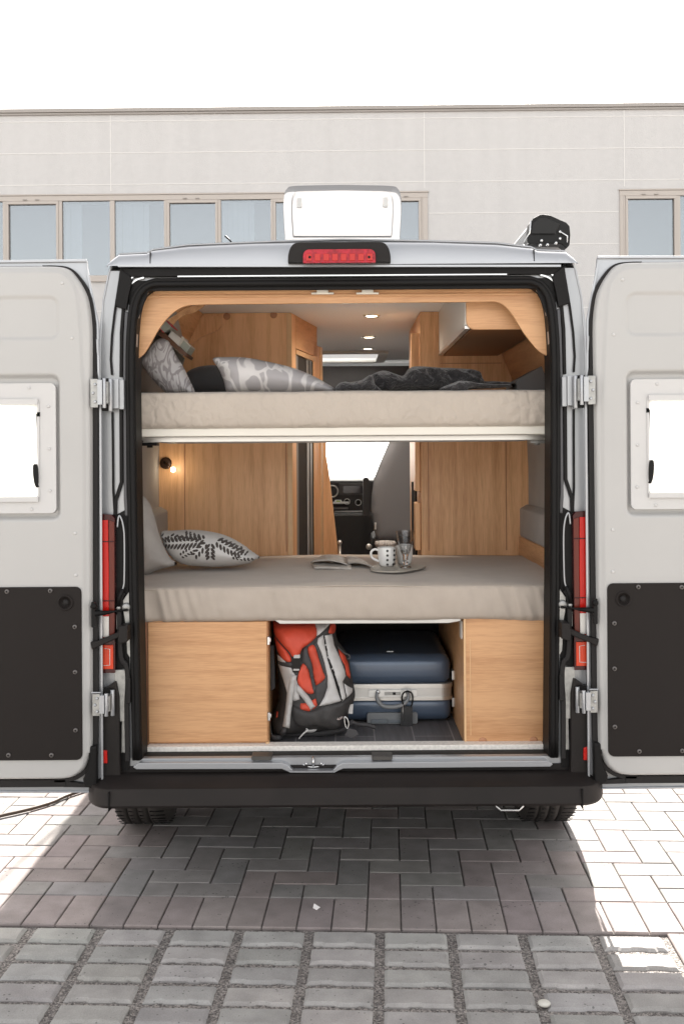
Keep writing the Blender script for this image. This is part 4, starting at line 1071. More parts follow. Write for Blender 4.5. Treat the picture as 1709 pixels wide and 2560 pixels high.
# left shelf above the head end
t = MB()
t.prism(PP([(418, 800), (470, 768), (520, 755), (505, 768), (488, 780), (462, 786), (444, 798), (432, 812)], .35), .35, .365)
t.add([(-.74, .36, 2.40), (-.70, FY, 2.40), (-.80, FY, 2.20), (-.84, .36, 2.20)], [(0, 1, 2, 3)])
t.build('head_shelf_bracket', woodY, van)
t = MB(); t.prism(PP([(500, 793), (555, 791), (555, 812), (535, 830), (505, 840), (487, 858), (470, 862), (455, 880), (500, 800)][:0] + [(498, 792), (553, 790), (556, 812), (545, 826), (520, 836), (498, 846), (486, 858), (470, 862), (456, 862)], FY - .01), FY - .012, FY - .001)
t.build('corner_panel', woodZ, van)

# bunks: boards and platform
BYf = .15
zt = lambda py, Y=BYf: P(858, py, Y)[1]
ub = MB(); ub.prism([(-.93, zt(1089)), (.93, zt(1089)), (.93, zt(1068)), (-.93, zt(1068))], BYf + .005, BYf + .03)
ub.box(-.93, .93, BYf + .03, FY - .01, zt(1084), zt(1077))
ub.build('upper_bunk_board', white_al, van, bevel=.004)
ub = MB(); ub.box(-.86, .86, BYf + .10, BYf + .14, zt(1103), zt(1088)); ub.box(-.78, .78, BYf + .34, BYf + .38, zt(1103), zt(1087)); ub.box(-.8, .8, .75, .79, zt(1103), zt(1087)); ub.build('bunk_crossbar', alu, van, bevel=.003)
for s in (-1, 1):
    hb = MB(); a = P(375, 1107, .3); x = s * abs(a[0]); hb.box(x - .03, x + .03, .28, .34, a[1] - .012, a[1] + .004); hb.tube([(s * .86, .16, zt(1094)), (x, .30, a[1])], .006); hb.tube([(x, .30, a[1] - .02), (x, .30, a[1] + .01)], .012); hb.build('bunk_bracket', zinc if s > 0 else rubber, van)
# dark brown sheet, shade of the head-end recess put into its colour
t = MB(); t.box(-.92, -.905, .1, FY - .02, 1.93, 2.16); t.build('head_recess_shade', mat('recess_shade_brown', (.03, .02, .015), .7), van)
lb = MB(); lb.prism([(-.35 * 1, zt(1557)), (.56 - .0, zt(1557)), (.53, zt(1561)), (-.30, zt(1561))][:0] + PP([(676, 1545), (1154, 1540), (1150, 1553), (1120, 1558), (700, 1560)], BYf), BYf - .0, BYf + .05)
lb.box(-.93, .93, BYf + .06, FY - .01, zt(1551), zt(1541)); lb.build('lower_bunk_board', white_pl, van, bevel=.004)
# under-bed cabinets
zf = .535
cb = MB(); xa = P(670, 1700, BYf)[0]; ztp = zt(1549)
cb.box(-.93, xa - .0, BYf + .0, BYf + .018, zf, ztp - .001); cb.box(xa - .018, xa, BYf + .018, FY, zf, ztp - .012)
cbo = cb.build('under_bed_cabinet', woodX, van, bevel=.002)
t = MB(); t.box(-.925, P(370.5, 1700, BYf)[0], BYf - .006, BYf - .001, zf + .004, ztp - .004); t.build('stile', wood('oak_stile', lin((160, 108, 78)), lin((190, 138, 106)), 'Z'), cbo, bevel=.002)
t = MB(); t.box(P(373, 1700, BYf)[0], xa - .003, BYf - .016, BYf - .001, P(0, 1852, BYf)[1] - .006, ztp - .004); t.build('cabinet_door', woodX, cbo, bevel=.002)
t = MB(); t.box(xa - .011, xa + .004, BYf - .014, BYf + .016, zt(1868), zt(1852)); t.build('corner_block', edgeW, cbo, bevel=.002)
for q in (1600, 1789):
    t = MB(); zq = zt(q); t.box(xa - .002, xa + .008, BYf - .012, BYf + .004, zq - .016, zq + .016); t.box(xa + .003, xa + .012, BYf - .006, BYf + .02, zq - .006, zq + .01); t.build('hinge', chrome, cbo, bevel=.002)
cb = MB(); xb2 = P(1160, 1700, BYf)[0]
cb.box(xb2, .93, BYf, BYf + .018, zf, ztp + .004); cb.box(xb2, xb2 + .018, BYf + .018, FY, zf, ztp - .012)
cbo2 = cb.build('under_bed_cabinet', woodX, van, bevel=.002)
t = MB(); t.box(xb2 - .002, xb2 + .006, BYf - .004, BYf + .0, zf + .002, ztp + .002); t.box(xb2 + .022, xb2 + .025, BYf - .002, BYf + .0, zt(1840), zt(1600)); t.build('edge_trim', edgeW, cbo2)
for (x, y) in ((1206, 1854), (1333, 1852)):
    c = MB(); a = P(x, y, BYf); c.disc(a[0], BYf - .001, a[1], .017, .002); c.build('cover_cap', doweldk, cbo2)
t = MB(); t.box(xb2 - .006, xb2 - .001, BYf + .05, BYf + .11, zt(1605), zt(1560)); t.build('wall_socket', white_pl, cbo2)
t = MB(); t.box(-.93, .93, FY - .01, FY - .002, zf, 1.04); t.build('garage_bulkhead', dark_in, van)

# wall lamp, lit
a = P(415, 1158, FY); t = MB(); t.disc(a[0], FY - .004, a[1], .030, .005); t.tube([(a[0], FY - .02, a[1]), (a[0] + .022, FY - .05, a[1] - .02)], .008)
wlo = t.build('wall_lamp', mat('bronze_lamp', (.05, .025, .015), .4, .5), van)
a2 = P(433, 1174, FY - .06); t = MB(); t.lathe([(.0005, -.012), (.009, -.009), (.012, 0), (.009, .009), (.0005, .012)], (a2[0], FY - .06, a2[1]), 16); t.build('bulb', emis('warm_bulb', (1, .85, .6), 9), wlo)
ld = bpy.data.lights.new('bulb_glow', 'POINT'); ld.energy = .025; ld.color = (1, .82, .6); ld.shadow_soft_size = .012; lo2 = bpy.data.objects.new('bulb_glow', ld); COL.objects.link(lo2); lo2.location = (a2[0] + .005, FY - .08, a2[1]); lo2.parent = wlo

# cab: overhead shelf, dash, seats, windscreen blind
t = MB(); t.box(-.9, .9, 4.10, 4.14, 2.02, 2.365); t.box(-.9, .9, 4.14, 4.7, 2.02, 2.06); t.build('overhead_cab_shelf', mat('cab_shelf_grey', (.10, .095, .095), .8), van)
ws_ = MB(); nb_ = 30; vs = []
for k in range(nb_ + 1):
    u = k / nb_; y = 4.72 + .66 * u; z = 2.22 - .86 * u; o = .006 * (k % 2); vs += [(-.88, y - o, z - o), (.88, y - o, z - o)]
ws_.add(vs, [(2 * k, 2 * k + 1, 2 * k + 3, 2 * k + 2) for k in range(nb_)]); ws_.build('windscreen_blind', blindm, van)
ds = MB(); zd = P(0, 1207, 4.35)[1] - .0
DYY = 4.40
ds.prism([(-1, .9), (-1, zd - .02), (-.9, zd), (.9, zd), (1, zd - .02), (1, .9)], DYY, DYY + .9)
dso = ds.build('dashboard', cabdark, van, bevel=.02)
def DQ(px_, py_, y=DYY): return P(px_, py_, y)
t = MB(); a = DQ(847, 1238); b = DQ(912, 1208); t.box(a[0], b[0], DYY - .012, DYY - .001, a[1], b[1], 0); a = DQ(857, 1233); b = DQ(906, 1214); t.box(a[0], b[0], DYY - .016, DYY - .012, a[1], b[1], 1)
t.build('infotainment_screen', [mat('screen_bezel', (.05, .048, .048), .35), mat('dark_screen', (.04, .035, .04), .08)], dso, bevel=.003)
for (x, y) in ((867, 1254), (895, 1256)):
    t = MB(); a = DQ(x, y); t.lathe([(.021, DYY - .002), (.021, DYY - .012), (.026, DYY - .012), (.026, DYY - .002)], (a[0], 0, a[1]), 24, 0, 'Y'); t.lathe([(.0005, DYY - .016), (.014, DYY - .016), (.016, DYY - .002)], (a[0], 0, a[1]), 20, 1, 'Y')
    for k in range(6): t.disc(a[0] + .018 * math.cos(k), DYY - .013, a[1] + .018 * math.sin(k), .002, .002)
    t.build('control_dial', [alu, rubber], dso)
t = MB(); a = DQ(830, 1228, DYY); t.lathe([(.040, DYY - .004), (.046, DYY - .014), (.052, DYY - .004)], (a[0], 0, a[1]), 24, 0, 'Y'); t.build('air_vent', alu, dso)
t = MB(); a = DQ(836, 1283); b = DQ(906, 1276); t.box(a[0], b[0], DYY - .06, DYY - .001, a[1], b[1]); a = DQ(834, 1273); b = DQ(870, 1267); t.box(a[0], b[0], DYY - .05, DYY - .001, a[1], b[1]); t.build('storage_tray', mat('tray_grey', (.25, .24, .24), .35, .4), dso, bevel=.004)
t = MB(); a = DQ(838, 1345, 4.2); b = DQ(898, 1290, 4.2); t.box(-.5, .45, 4.2, 4.39, .5, 1.22); t.build('glovebox', cabdark, dso, bevel=.02)
sp_ = empty('leaflet_stack', (DQ(850, 1258)[0], DYY - .05, DQ(850, 1262)[1]), 'white leaflets with a green mark lying on the dashboard', 'papers')
t = MB(); a = DQ(832, 1262, DYY - .06); b = DQ(872, 1258, DYY - .06); t.box(a[0], b[0], DYY - .1, DYY - .03, DQ(0, 1262)[1] - .004, DQ(0, 1259)[1]); 
c0 = DQ(834, 1259, 4.34); c1 = DQ(856, 1250, 4.34); t.add([(c0[0], 4.33, c0[1]), (c1[0], 4.33, c0[1]), (c1[0] - .01, 4.37, c1[1]), (c0[0] + .01, 4.37, c1[1])], [(0, 1, 2, 3)]); t.build('leaflet', mat('white_paper', (.7, .7, .68), .7), sp_)
t = MB(); c0 = DQ(840, 1257.5, 4.33); c1 = DQ(850, 1252, 4.33); t.add([(c0[0], 4.326, c0[1]), (c1[0], 4.326, c0[1] + .006), (c1[0], 4.352, c1[1]), (c0[0], 4.352, c1[1])], [(0, 1, 2, 3)]); t.build('green_print', mat('green_ink', (.28, .42, .06), .7), sp_)
# seats
def seat(x0, name='cab_seat', mirror=1):
    SY = 3.25
    ol2 = PP([(982, 1080), (970, 1110), (948, 1161), (934, 1197), (928, 1240), (927, 1275), (932, 1310), (940, 1352), (1030, 1358), (1120, 1352), (1126, 1300), (1128, 1240), (1118, 1190), (1100, 1150), (1080, 1105), (1074, 1060), (1060, 1040), (1000, 1040)], SY)
    if mirror < 0: ol2 = [(-x - .35, z) for x, z in ol2]
    t = MB(); puff(t, ol2, SY, .05, .07, .09, .03); so = t.build('cab_seat', seatm, van)
    cx = sum(p[0] for p in ol2) / len(ol2)
    t = MB(); t.box(cx - .26, cx + .26, SY - .02, SY + .5, .95, 1.12); t.box(cx - .2, cx + .2, SY, SY + .4, .534, .95); t.build('seat_base', cabdark, so, bevel=.04, seg=3)
    return so
s1 = seat(0); 
seat(0, mirror=-1)
t = MB(); t.prism(PP(smoothpath([(908, 1290), (907, 1210), (909, 1197), (915, 1194), (921, 1198), (923, 1212), (925, 1290)], 3), 3.6), 3.6, 3.75); t.build('seat_armrest', cabdark, van, bevel=.012)
t = MB(); t.box(P(927, 0, 3.0)[0], P(932, 0, 3.0)[0], 3.0, 3.02, P(0, 1330, 3.0)[1], P(0, 1313, 3)[1]); t.build('seat_lever', alu, van, bevel=.003)
t = MB(); a = P(922, 1367, 2.9); t.disc(a[0], 2.9, a[1], .02, .01); t.build('seat_knob', alu, van)
t = MB(); a = P(1022, 1104, 3.3); t.box(P(1013, 0, 3.2)[0], P(1020, 0, 3.2)[0], 3.2, 3.24, P(0, 1145, 3.2)[1], P(0, 1080, 3.2)[1]); t.build('belt_guide', rubber, van, bevel=.01)

# ================================================================== loose things
def nfun(scale, amp, seed=0, oct=2, sx=1, sz=1):
    def f(x, z):
        v = 0; a = amp; c = scale
        for _ in range(oct): v += a * noise.noise(Vector((x * c * sx, z * c * sz, seed))); a *= .5; c *= 2.1
        return v
    return f
def ridged(scale, amp, seed=0, oct=3, sx=1, sz=1):
    def f(x, z):
        v = 0; a = amp; c = scale
        for _ in range(oct): v += a * (1 - 2 * abs(noise.noise(Vector((x * c * sx, z * c * sz, seed))))) ; a *= .5; c *= 2.0
        return v
    return f
def fabric(name, col, bump=.3, bs=260, var=.04, weave=True, wr=0):
    m = mat(name, col, .92, bump=bump, bscale=bs, bdist=.002, var=var, vscale=14, spec=.2, sheen=.15)
    return m

# mattresses: side, rounded edges, slightly uneven
def mattress(name, x0, x1, y0, y1, z0, z1, m, label, mode):
    NX, NY, NZ = 260, 26, 18; mb = MB()
    per = []   # cross-section outline in (y,z) from the bottom front, up the front, over the top, down the back
    r = .022
    def sec(x):
        pts = []
        for i in range(NZ + 1): pts.append((y0, z0 + (z1 - z0) * i / NZ, 'f'))
        for i in range(1, NY + 1): pts.append((y0 + (y1 - y0) * i / NY, z1, 't'))
        for i in range(1, 5): pts.append((y1, z1 - (z1 - z0) * i / 4, 'b'))
        out = []
        for y, z, k in pts:
            # round the corners
            fz = (z - z0) / (z1 - z0); yy, zz = y, z
            ex = min(x - x0, x1 - x)
            if k == 'f':
                yy += r * (1 - math.sqrt(max(0, 1 - max(0, (fz - .90) / .10) ** 2))) * 1.0 + r * .8 * (1 - math.sqrt(max(0, 1 - max(0, (.15 - fz) / .15) ** 2)))
                yy -= .010 * math.sin(math.pi * fz)
                if mode == 'quilt': yy += .0030 * math.sin(x * 3) - .0035 * noise.noise(Vector((x * 10, z * 14, 2))) - (.0025 + .006 * max(0, 1 - (.9 - abs(x)) / .6)) * abs(noise.noise(Vector((x * 22 + z * 18, z * 24 - x * 8, 5))))
                else:
                    e = max(0, 1 - min(x - (-.80), .80 - x) / .35); yy += -.006 * noise.noise(Vector((x * 6, z * 5, 2))) - .003 * noise.noise(Vector((x * 16, z * 22, 12))) - (.0040 + .011 * e) * noise.noise(Vector((x * 34 + z * 9, z * 5, 8)))
                if fz < .01 and mode != 'quilt': zz += .006 * noise.noise(Vector((x * 3, 0, 4))) - .008 * abs(x) ** 2
            if k == 't':
                u = (y - y0) / (y1 - y0); zz -= .004 * max(0, 1 - u * 12); zz += .006 * math.sin(math.pi * u)
                zz += .004 * noise.noise(Vector((x * 3.2, y * 3.2, 3))) + .0030 * noise.noise(Vector((x * 5 + y * 4, y * 14, 6)))
                if mode == 'sheet': zz += .010 * max(0, 1 - abs(x) / .9)
            if k == 'f' and fz > .98: zz = z1 - .004 + (.004 * noise.noise(Vector((x * 3.2, y0 * 3.2, 3)))) + (.010 * max(0, 1 - abs(x) / .9) if mode == 'sheet' else 0)
            out.append((x, yy, zz))
        return out
    rows = [sec(x0 + (x1 - x0) * i / NX) for i in range(NX + 1)]; m_ = len(rows[0])
    mb.add([p for r_ in rows for p in r_], [(i * m_ + j, (i + 1) * m_ + j, (i + 1) * m_ + j + 1, i * m_ + j + 1) for i in range(NX) for j in range(m_ - 1)] + [tuple(range(m_)), tuple(NX * m_ + j for j in range(m_))[::-1]], 0, True)
    return tag(mb.build(name, m), label, 'mattress')
def quilt_mat():
    m = mat('quilted_ticking', (.455, .40, .345), .9, var=.03, vscale=6, spec=.2, sheen=.2); n = m.node_tree.nodes; l = m.node_tree.links; b = n['Principled BSDF']
    tc = n.new('ShaderNodeTexCoord'); mp = n.new('ShaderNodeMapping'); mp.inputs['Scale'].default_value = (17, 17, 13); mp.inputs['Rotation'].default_value = (0, R(12), 0); l.new(tc.outputs['Object'], mp.inputs[0])
    v = n.new('ShaderNodeTexVoronoi'); v.feature = 'DISTANCE_TO_EDGE'; v.inputs['Scale'].default_value = 1; v.voronoi_dimensions = '3D'
    nz = n.new('ShaderNodeTexNoise'); nz.inputs['Scale'].default_value = 2.2; l.new(mp.outputs[0], nz.inputs['Vector'])
    ad = n.new('ShaderNodeMix'); ad.data_type = 'VECTOR'; ad.inputs['Factor'].default_value = .25; l.new(mp.outputs[0], ad.inputs['A']); l.new(nz.outputs['Color'], ad.inputs['B'])
    sc = n.new('ShaderNodeVectorMath'); sc.operation = 'SCALE'; sc.inputs['Scale'].default_value = 1.6; l.new(ad.outputs['Result'], sc.inputs[0]); l.new(sc.outputs[0], v.inputs['Vector'])
    r = n.new('ShaderNodeMapRange'); r.inputs['From Max'].default_value = .3; r.interpolation_type = 'SMOOTHSTEP'; l.new(v.outputs['Distance'], r.inputs[0])
    bn = n.new('ShaderNodeBump'); bn.inputs['Strength'].default_value = .5; bn.inputs['Distance'].default_value = .005; l.new(r.outputs[0], bn.inputs['Height']); l.new(bn.outputs[0], b.inputs['Normal']); return m
mattress('upper_mattress', -.925, .925, .14, 1.26, zt(1069), zt(976), quilt_mat(), 'beige quilted mattress on the upper bunk', 'quilt')
sheet_m = fabric('grey_beige_jersey_sheet', (.41, .355, .305), .25, 300)
mattress('lower_mattress', -.925, .925, .13, 1.262, zt(1550), zt(1462), sheet_m, 'taupe sheeted mattress on the lower bed above the garage', 'sheet')

t = MB(); q = []
for i in range(121):
    x = -.92 + 1.84 * i / 120; q.append((x, .1335 + .001 * math.sin(x * 40), zt(1462) - .012 + .004 * noise.noise(Vector((x * 3.2, .13 * 3.2, 3))) + .010 * max(0, 1 - abs(x) / .9)))
t.tube(q, .0028, 6); t.build('seam_piping', sheet_m, bpy.data.objects['lower_mattress'])
def cushion(name, pts, Y0, T, Tb, Rr, m, label, step=.014, nz=None, smoothn=4, group=None):
    body_ = PP(smoothpath(pts, smoothn, True), Y0 - T * .5)
    mb = MB(); poly = puff(mb, body_, Y0, T, Tb, Rr, step, nz)
    o = mb.build(name, m); tag(o, label, 'pillow', group); return o, poly
def pattern_mat(name, ca, cb, scale, kind='swirl'):
    m = bpy.data.materials.new(name); m.use_nodes = True; n = m.node_tree.nodes; l = m.node_tree.links; b = n['Principled BSDF']; b.inputs['Roughness'].default_value = .85; b.inputs['Specular IOR Level'].default_value = .2
    tc = n.new('ShaderNodeTexCoord'); mp = n.new('ShaderNodeMapping'); l.new(tc.outputs['Object'], mp.inputs[0]); mp.inputs['Scale'].default_value = (scale, .01, scale)
    if kind == 'leaf': mp.inputs['Scale'].default_value = (scale * 1.6, .01, scale * .7); mp.inputs['Rotation'].default_value = (0, R(-28), 0)
    t = n.new('ShaderNodeTexNoise'); t.inputs['Scale'].default_value = 1; t.inputs['Detail'].default_value = 1.2; t.inputs['Distortion'].default_value = 1.7 if kind == 'swirl' else 2.6; l.new(mp.outputs[0], t.inputs['Vector'])
    cr = n.new('ShaderNodeValToRGB'); e = cr.color_ramp.elements; w_ = .06 if kind == 'leaf' else 0; e[0].position = .46 - w_; e[0].color = (*ca, 1); e[1].position = .485 - w_; e[1].color = (*cb, 1)
    x = e.new(.56); x.color = (*cb, 1); x = e.new(.585); x.color = (*ca, 1)
    l.new(t.outputs['Fac'], cr.inputs[0]); l.new(cr.outputs[0], b.inputs['Base Color'])
    t2 = n.new('ShaderNodeTexNoise'); t2.inputs['Scale'].default_value = 300; l.new(tc.outputs['Object'], t2.inputs['Vector']); bn = n.new('ShaderNodeBump'); bn.inputs['Strength'].default_value = .2; bn.inputs['Distance'].default_value = .002; l.new(t2.outputs['Fac'], bn.inputs['Height']); l.new(bn.outputs[0], b.inputs['Normal'])
    return m
# upper bunk pillows
cushion('dark_pillow', [(452, 982), (460, 940), (470, 925), (500, 914), (540, 912), (580, 925), (590, 982)], .86, .07, .07, .06, fabric('charcoal_velour', (.085, .085, .09)), 'charcoal grey cushion squeezed between two patterned pillows on the upper bunk')
cushion('leaf_print_pillow', [(350, 900), (368, 872), (392, 845), (420, 850), (434, 880), (455, 915), (472, 950), (484, 982), (455, 983), (420, 983), (402, 972), (380, 950), (362, 925)], .44, .07, .07, .06, pattern_mat('leaf_print_cotton', (.55, .54, .55), (.33, .31, .32), 11, 'leaf'), 'upright white pillow with grey leaf print leaning at the head of the upper bunk', nz=ridged(9, .006, 3), step=.010)
cushion('swirl_print_pillow', [(529, 899), (533, 891), (560, 890), (608, 891), (660, 900), (720, 914), (770, 932), (815, 956), (845, 979), (800, 983), (700, 984), (620, 984), (568, 982), (556, 950), (543, 920)], .40, .10, .12, .075, pattern_mat('swirl_print_cotton', (.42, .405, .415), (.66, .645, .64), 7.5), 'large grey pillow with white swirl print lying in the middle of the upper bunk', nz=nfun(9, .006, 5), step=.012)
# lower bed pillows
cushion('linen_pillow', [(338, 1238), (352, 1240), (368, 1256), (380, 1286), (392, 1330), (406, 1368), (422, 1398), (440, 1412), (420, 1420), (390, 1428), (362, 1440), (346, 1434), (334, 1420), (330, 1330)], .50, .08, .08, .08, fabric('natural_linen', (.37, .345, .325), .6, 180, .08), 'plain grey linen pillow standing against the wall on the lower bed', nz=nfun(7, .008, 9))
fy = .62; fb = [(397, 1340), (402, 1330), (425, 1329), (470, 1327), (512, 1330), (560, 1341), (600, 1362), (628, 1383), (647, 1396), (632, 1404), (618, 1412), (575, 1419), (520, 1421), (465, 1417), (435, 1405), (416, 1385), (404, 1362)]
fpts = PP(smoothpath(fb, 4, True), fy - .06); fm_ = MB(); fnz = nfun(8, .008, 12)
fpoly = puff(fm_, fpts, fy, .14, .16, .085, .010, fnz, 0)
def dash(x0, y0, x1, y1, wpx):
    a, b = Vector(P(x0, y0, fy - .1)), Vector(P(x1, y1, fy - .1)); t = (b - a); L_ = t.length; t.normalize(); nn = Vector((-t.y, t.x)) * wpx / 590 / 2
    pts = [a, a + t * L_ * .25 + nn * 1.25, a + t * L_ * .75 + nn * 1.1, b, a + t * L_ * .75 - nn * 1.1, a + t * L_ * .25 - nn * 1.25]
    pts = [tuple(p) for p in pts]
    if all(inside(p, fpoly) for p in pts): decal(fm_, pts, fpoly, fy, .14, .085, fnz, .0015, .006, 1, .003)
def frond(p0, p1, n, ln, wpx, sgn=(1, -1), a=50):
    p0, p1 = Vector(p0), Vector(p1); t = (p1 - p0).normalized()
    for i in range(n):
        c = p0.lerp(p1, (i + .5) / n); ll = 1.22 * ln * (1 - .45 * abs(i / n - .35))
        for sg in sgn:
            dr = Matrix.Rotation(R(a * sg), 2) @ t; st_ = c + dr * 2; e = c + dr * ll; dash(st_.x, st_.y, e.x, e.y, wpx)
frond((510, 1352), (415, 1358), 10, 19, 5.5, a=52); frond((518, 1350), (430, 1334), 8, 13, 4.5, a=40); frond((522, 1352), (490, 1386), 4, 16, 5, a=40)
frond((528, 1352), (528, 1390), 4, 18, 5.5, a=38); frond((536, 1350), (600, 1384), 7, 17, 5, a=44); frond((578, 1386), (640, 1396), 7, 12, 4.5, a=60); frond((545, 1344), (615, 1374), 6, 12, 4, a=36)
frond((400, 1345), (420, 1338), 3, 9, 4, a=60); frond((450, 1392), (480, 1374), 4, 10, 4, a=55)
tag(fm_.build('fern_print_pillow', [fabric('white_cotton', (.58, .57, .56)), fabric('fern_print_black', (.07, .06, .055))]), 'white pillow with black fern print lying on the lower bed', 'pillow')

# blanket thrown over the upper bunk
bl1 = [(835, 982), (842, 968), (858, 958), (880, 951), (905, 946), (925, 935), (945, 925), (965, 922), (990, 930), (1010, 935), (1022, 920), (1035, 912), (1060, 911), (1100, 914), (1150, 916), (1195, 920), (1208, 930), (1216, 948), (1245, 949), (1292, 953), (1291, 961), (1240, 966), (1195, 969), (1172, 972), (1160, 982), (1148, 984), (1130, 976), (1100, 972), (1060, 975), (1000, 978), (930, 979), (880, 980)]
bo_ = PP(smoothpath(bl1, 3, True), .45); mb = MB(); rn = ridged(14, .030, 21, 4, 1, 1.5)
puff(mb, bo_, .55, .09, .30, .05, .009, lambda x, z: -rn(x + z * .6, z))
bl2 = PP(smoothpath([(1095, 976), (1108, 966), (1128, 958), (1150, 950), (1172, 950), (1200, 955), (1250, 958), (1290, 957), (1285, 964), (1230, 969), (1185, 969), (1170, 975), (1164, 986), (1150, 986), (1120, 979)], 3, True), .2)
puff(mb, bl2, .26, .05, .14, .03, .008, lambda x, z: -rn(x * 1.3, z + 3) * .6)
bl3 = PP(smoothpath([(843, 980), (846, 958), (865, 953), (885, 958), (902, 950), (930, 935), (938, 960), (960, 975), (985, 979)], 3, True), .3)
puff(mb, bl3, .33, .05, .12, .03, .008, lambda x, z: -rn(x * 1.3 + 5, z + 7) * .7)
bm_ = mat('charcoal_fleece', (.026, .024, .026), .95, bump=1, bscale=55, bdist=.014, var=.35, vscale=40, sheen=.35)
mb.build('x', bm_); bo2 = bpy.data.objects['x']; bo2.name = 'blanket'; bo2.data.name = 'blanket'
tag(bo2, 'crumpled charcoal fleece blanket lying across the right half of the upper bunk', 'blanket')

# books on the shelf
BK = [('red_cover_book', [(414, 806), (424, 796), (434, 812), (424, 832), (412, 828)], .40, 'red'), ]
wm_ = mat('book_paper', (.55, .53, .50), .8); redm = mat('book_red', (.45, .03, .04), .6); greym = mat('book_grey_green', (.30, .32, .28), .7); crm = mat('book_cream', (.52, .49, .43), .7)
def book(name, quad, Y, depth, m, cov, label):
    q = PP(quad, Y); mb = MB(); mb.prism(q, Y, Y + depth, m=0)
    c = Vector((sum(p[0] for p in q) / 4, sum(p[1] for p in q) / 4))
    rt_ = empty(name, (c.x, Y, min(p[1] for p in q)), label, 'book')
    mb.build('pages', m, rt_)
    cv = MB(); e = .004
    for i, j in ((0, 1), (2, 3)):
        a, b = Vector(q[i]), Vector(q[j]); nn = ((a + b) / 2 - c).normalized() * e; cv.prism([tuple(a + nn * .1), tuple(b + nn * .1), tuple(b + nn * 1.1), tuple(a + nn * 1.1)], Y - .006, Y + depth + .002)
    cv.build('cover', cov, rt_); return rt_
book('thick_book', [(413, 812), (419, 802), (433, 816), (406, 838)][:0] + [(416, 803), (430, 818), (410, 830), (398, 818)], .42, .14, greym, redm, 'book in a red cover, nearest of the books on the shelf above the leaf pillow')
book('paperback', [(428, 829), (452, 850), (444, 868), (418, 844)], .44, .13, wm_, wm_, 'white paperback beside the red book on the upper shelf')
book('slim_book', [(454, 843), (460, 847), (448, 868), (442, 862)], .47, .12, crm, wm_, 'thin cream book wedged between the white paperback and the grey one')
book('notebook', [(459, 851), (476, 867), (464, 888), (448, 870)], .48, .13, greym, crm, 'grey green notebook, farthest from the doors on the upper shelf')
t = MB(); t.prism(PP([(402, 832), (409, 828), (470, 886), (466, 893), (398, 838)], .46), .43, .62); tag(t.build('shelf_ledge', mat('ledge_dark', lin((80, 48, 28)), .5), van))
t = MB(); t.prism(PP([(405, 845), (412, 850), (460, 895), (452, 922), (430, 900)], .60), .60, .63); t.build('head_shelf_panel', mat('shelf_panel_grey', (.20, .19, .16), .7), van)

# magazines
zb0 = zt(1455) + .004
def onbed(px_, py_, z=None):   # point of the lower bed's top seen at this pixel
    z = zb0 if z is None else z
    b = PY - py_ - ROLL * (px_ - PX); d = (z - H) * F / b; x, _ = P(px_, py_, d - D); return (x, d - D)
mg = empty('open_magazine', (*onbed(850, 1410), zb0), 'pale open magazines spread beside the mug on the lower bed', 'magazine')
def sheet(name, quad, z, m, lift=.0, parent=None, th=.004):
    c = [onbed(*p, z) for p in quad]; mb = MB(); N = 12; vs = []
    for i in range(N + 1):
        for j in range(N + 1):
            u, v = i / N, j / N
            x = (1 - u) * (1 - v) * c[0][0] + u * (1 - v) * c[1][0] + u * v * c[2][0] + (1 - u) * v * c[3][0]
            y = (1 - u) * (1 - v) * c[0][1] + u * (1 - v) * c[1][1] + u * v * c[2][1] + (1 - u) * v * c[3][1]
            vs.append((x, y, z + lift * math.sin(u * math.pi) ** .7 + .002 * math.sin(v * 7 + u * 4)))
    n = len(vs); top = vs; bot = [(x, y, z_ - th) for x, y, z_ in vs]
    fs = [(i * (N + 1) + j, (i + 1) * (N + 1) + j, (i + 1) * (N + 1) + j + 1, i * (N + 1) + j + 1) for i in range(N) for j in range(N)]
    bd_ = [i * (N + 1) for i in range(N + 1)] + [N * (N + 1) + j for j in range(1, N + 1)] + [i * (N + 1) + N for i in range(N - 1, -1, -1)] + [j for j in range(N - 1, 0, -1)]
    k = len(bd_); mb.add(top + bot, fs + [tuple(q + n for q in reversed(f)) for f in fs] + [(bd_[i], bd_[(i + 1) % k], bd_[(i + 1) % k] + n, bd_[i] + n) for i in range(k)], 0, True)
    return mb.build(name, m, parent)
page_m = mat('magazine_paper', (.42, .39, .36), .6, var=.18, vscale=25)
sheet('lower_page', [(786, 1418), (880, 1419), (874, 1408), (778, 1406)], zb0 + .010, page_m, .0, mg, .009)
sheet('left_page', [(776, 1405), (868, 1410), (862, 1394), (800, 1392)], zb0 + .018, page_m, .012, mg, .005)
sheet('right_page', [(866, 1409), (934, 1417), (912, 1402), (860, 1393)], zb0 + .014, page_m, .010, mg, .005)
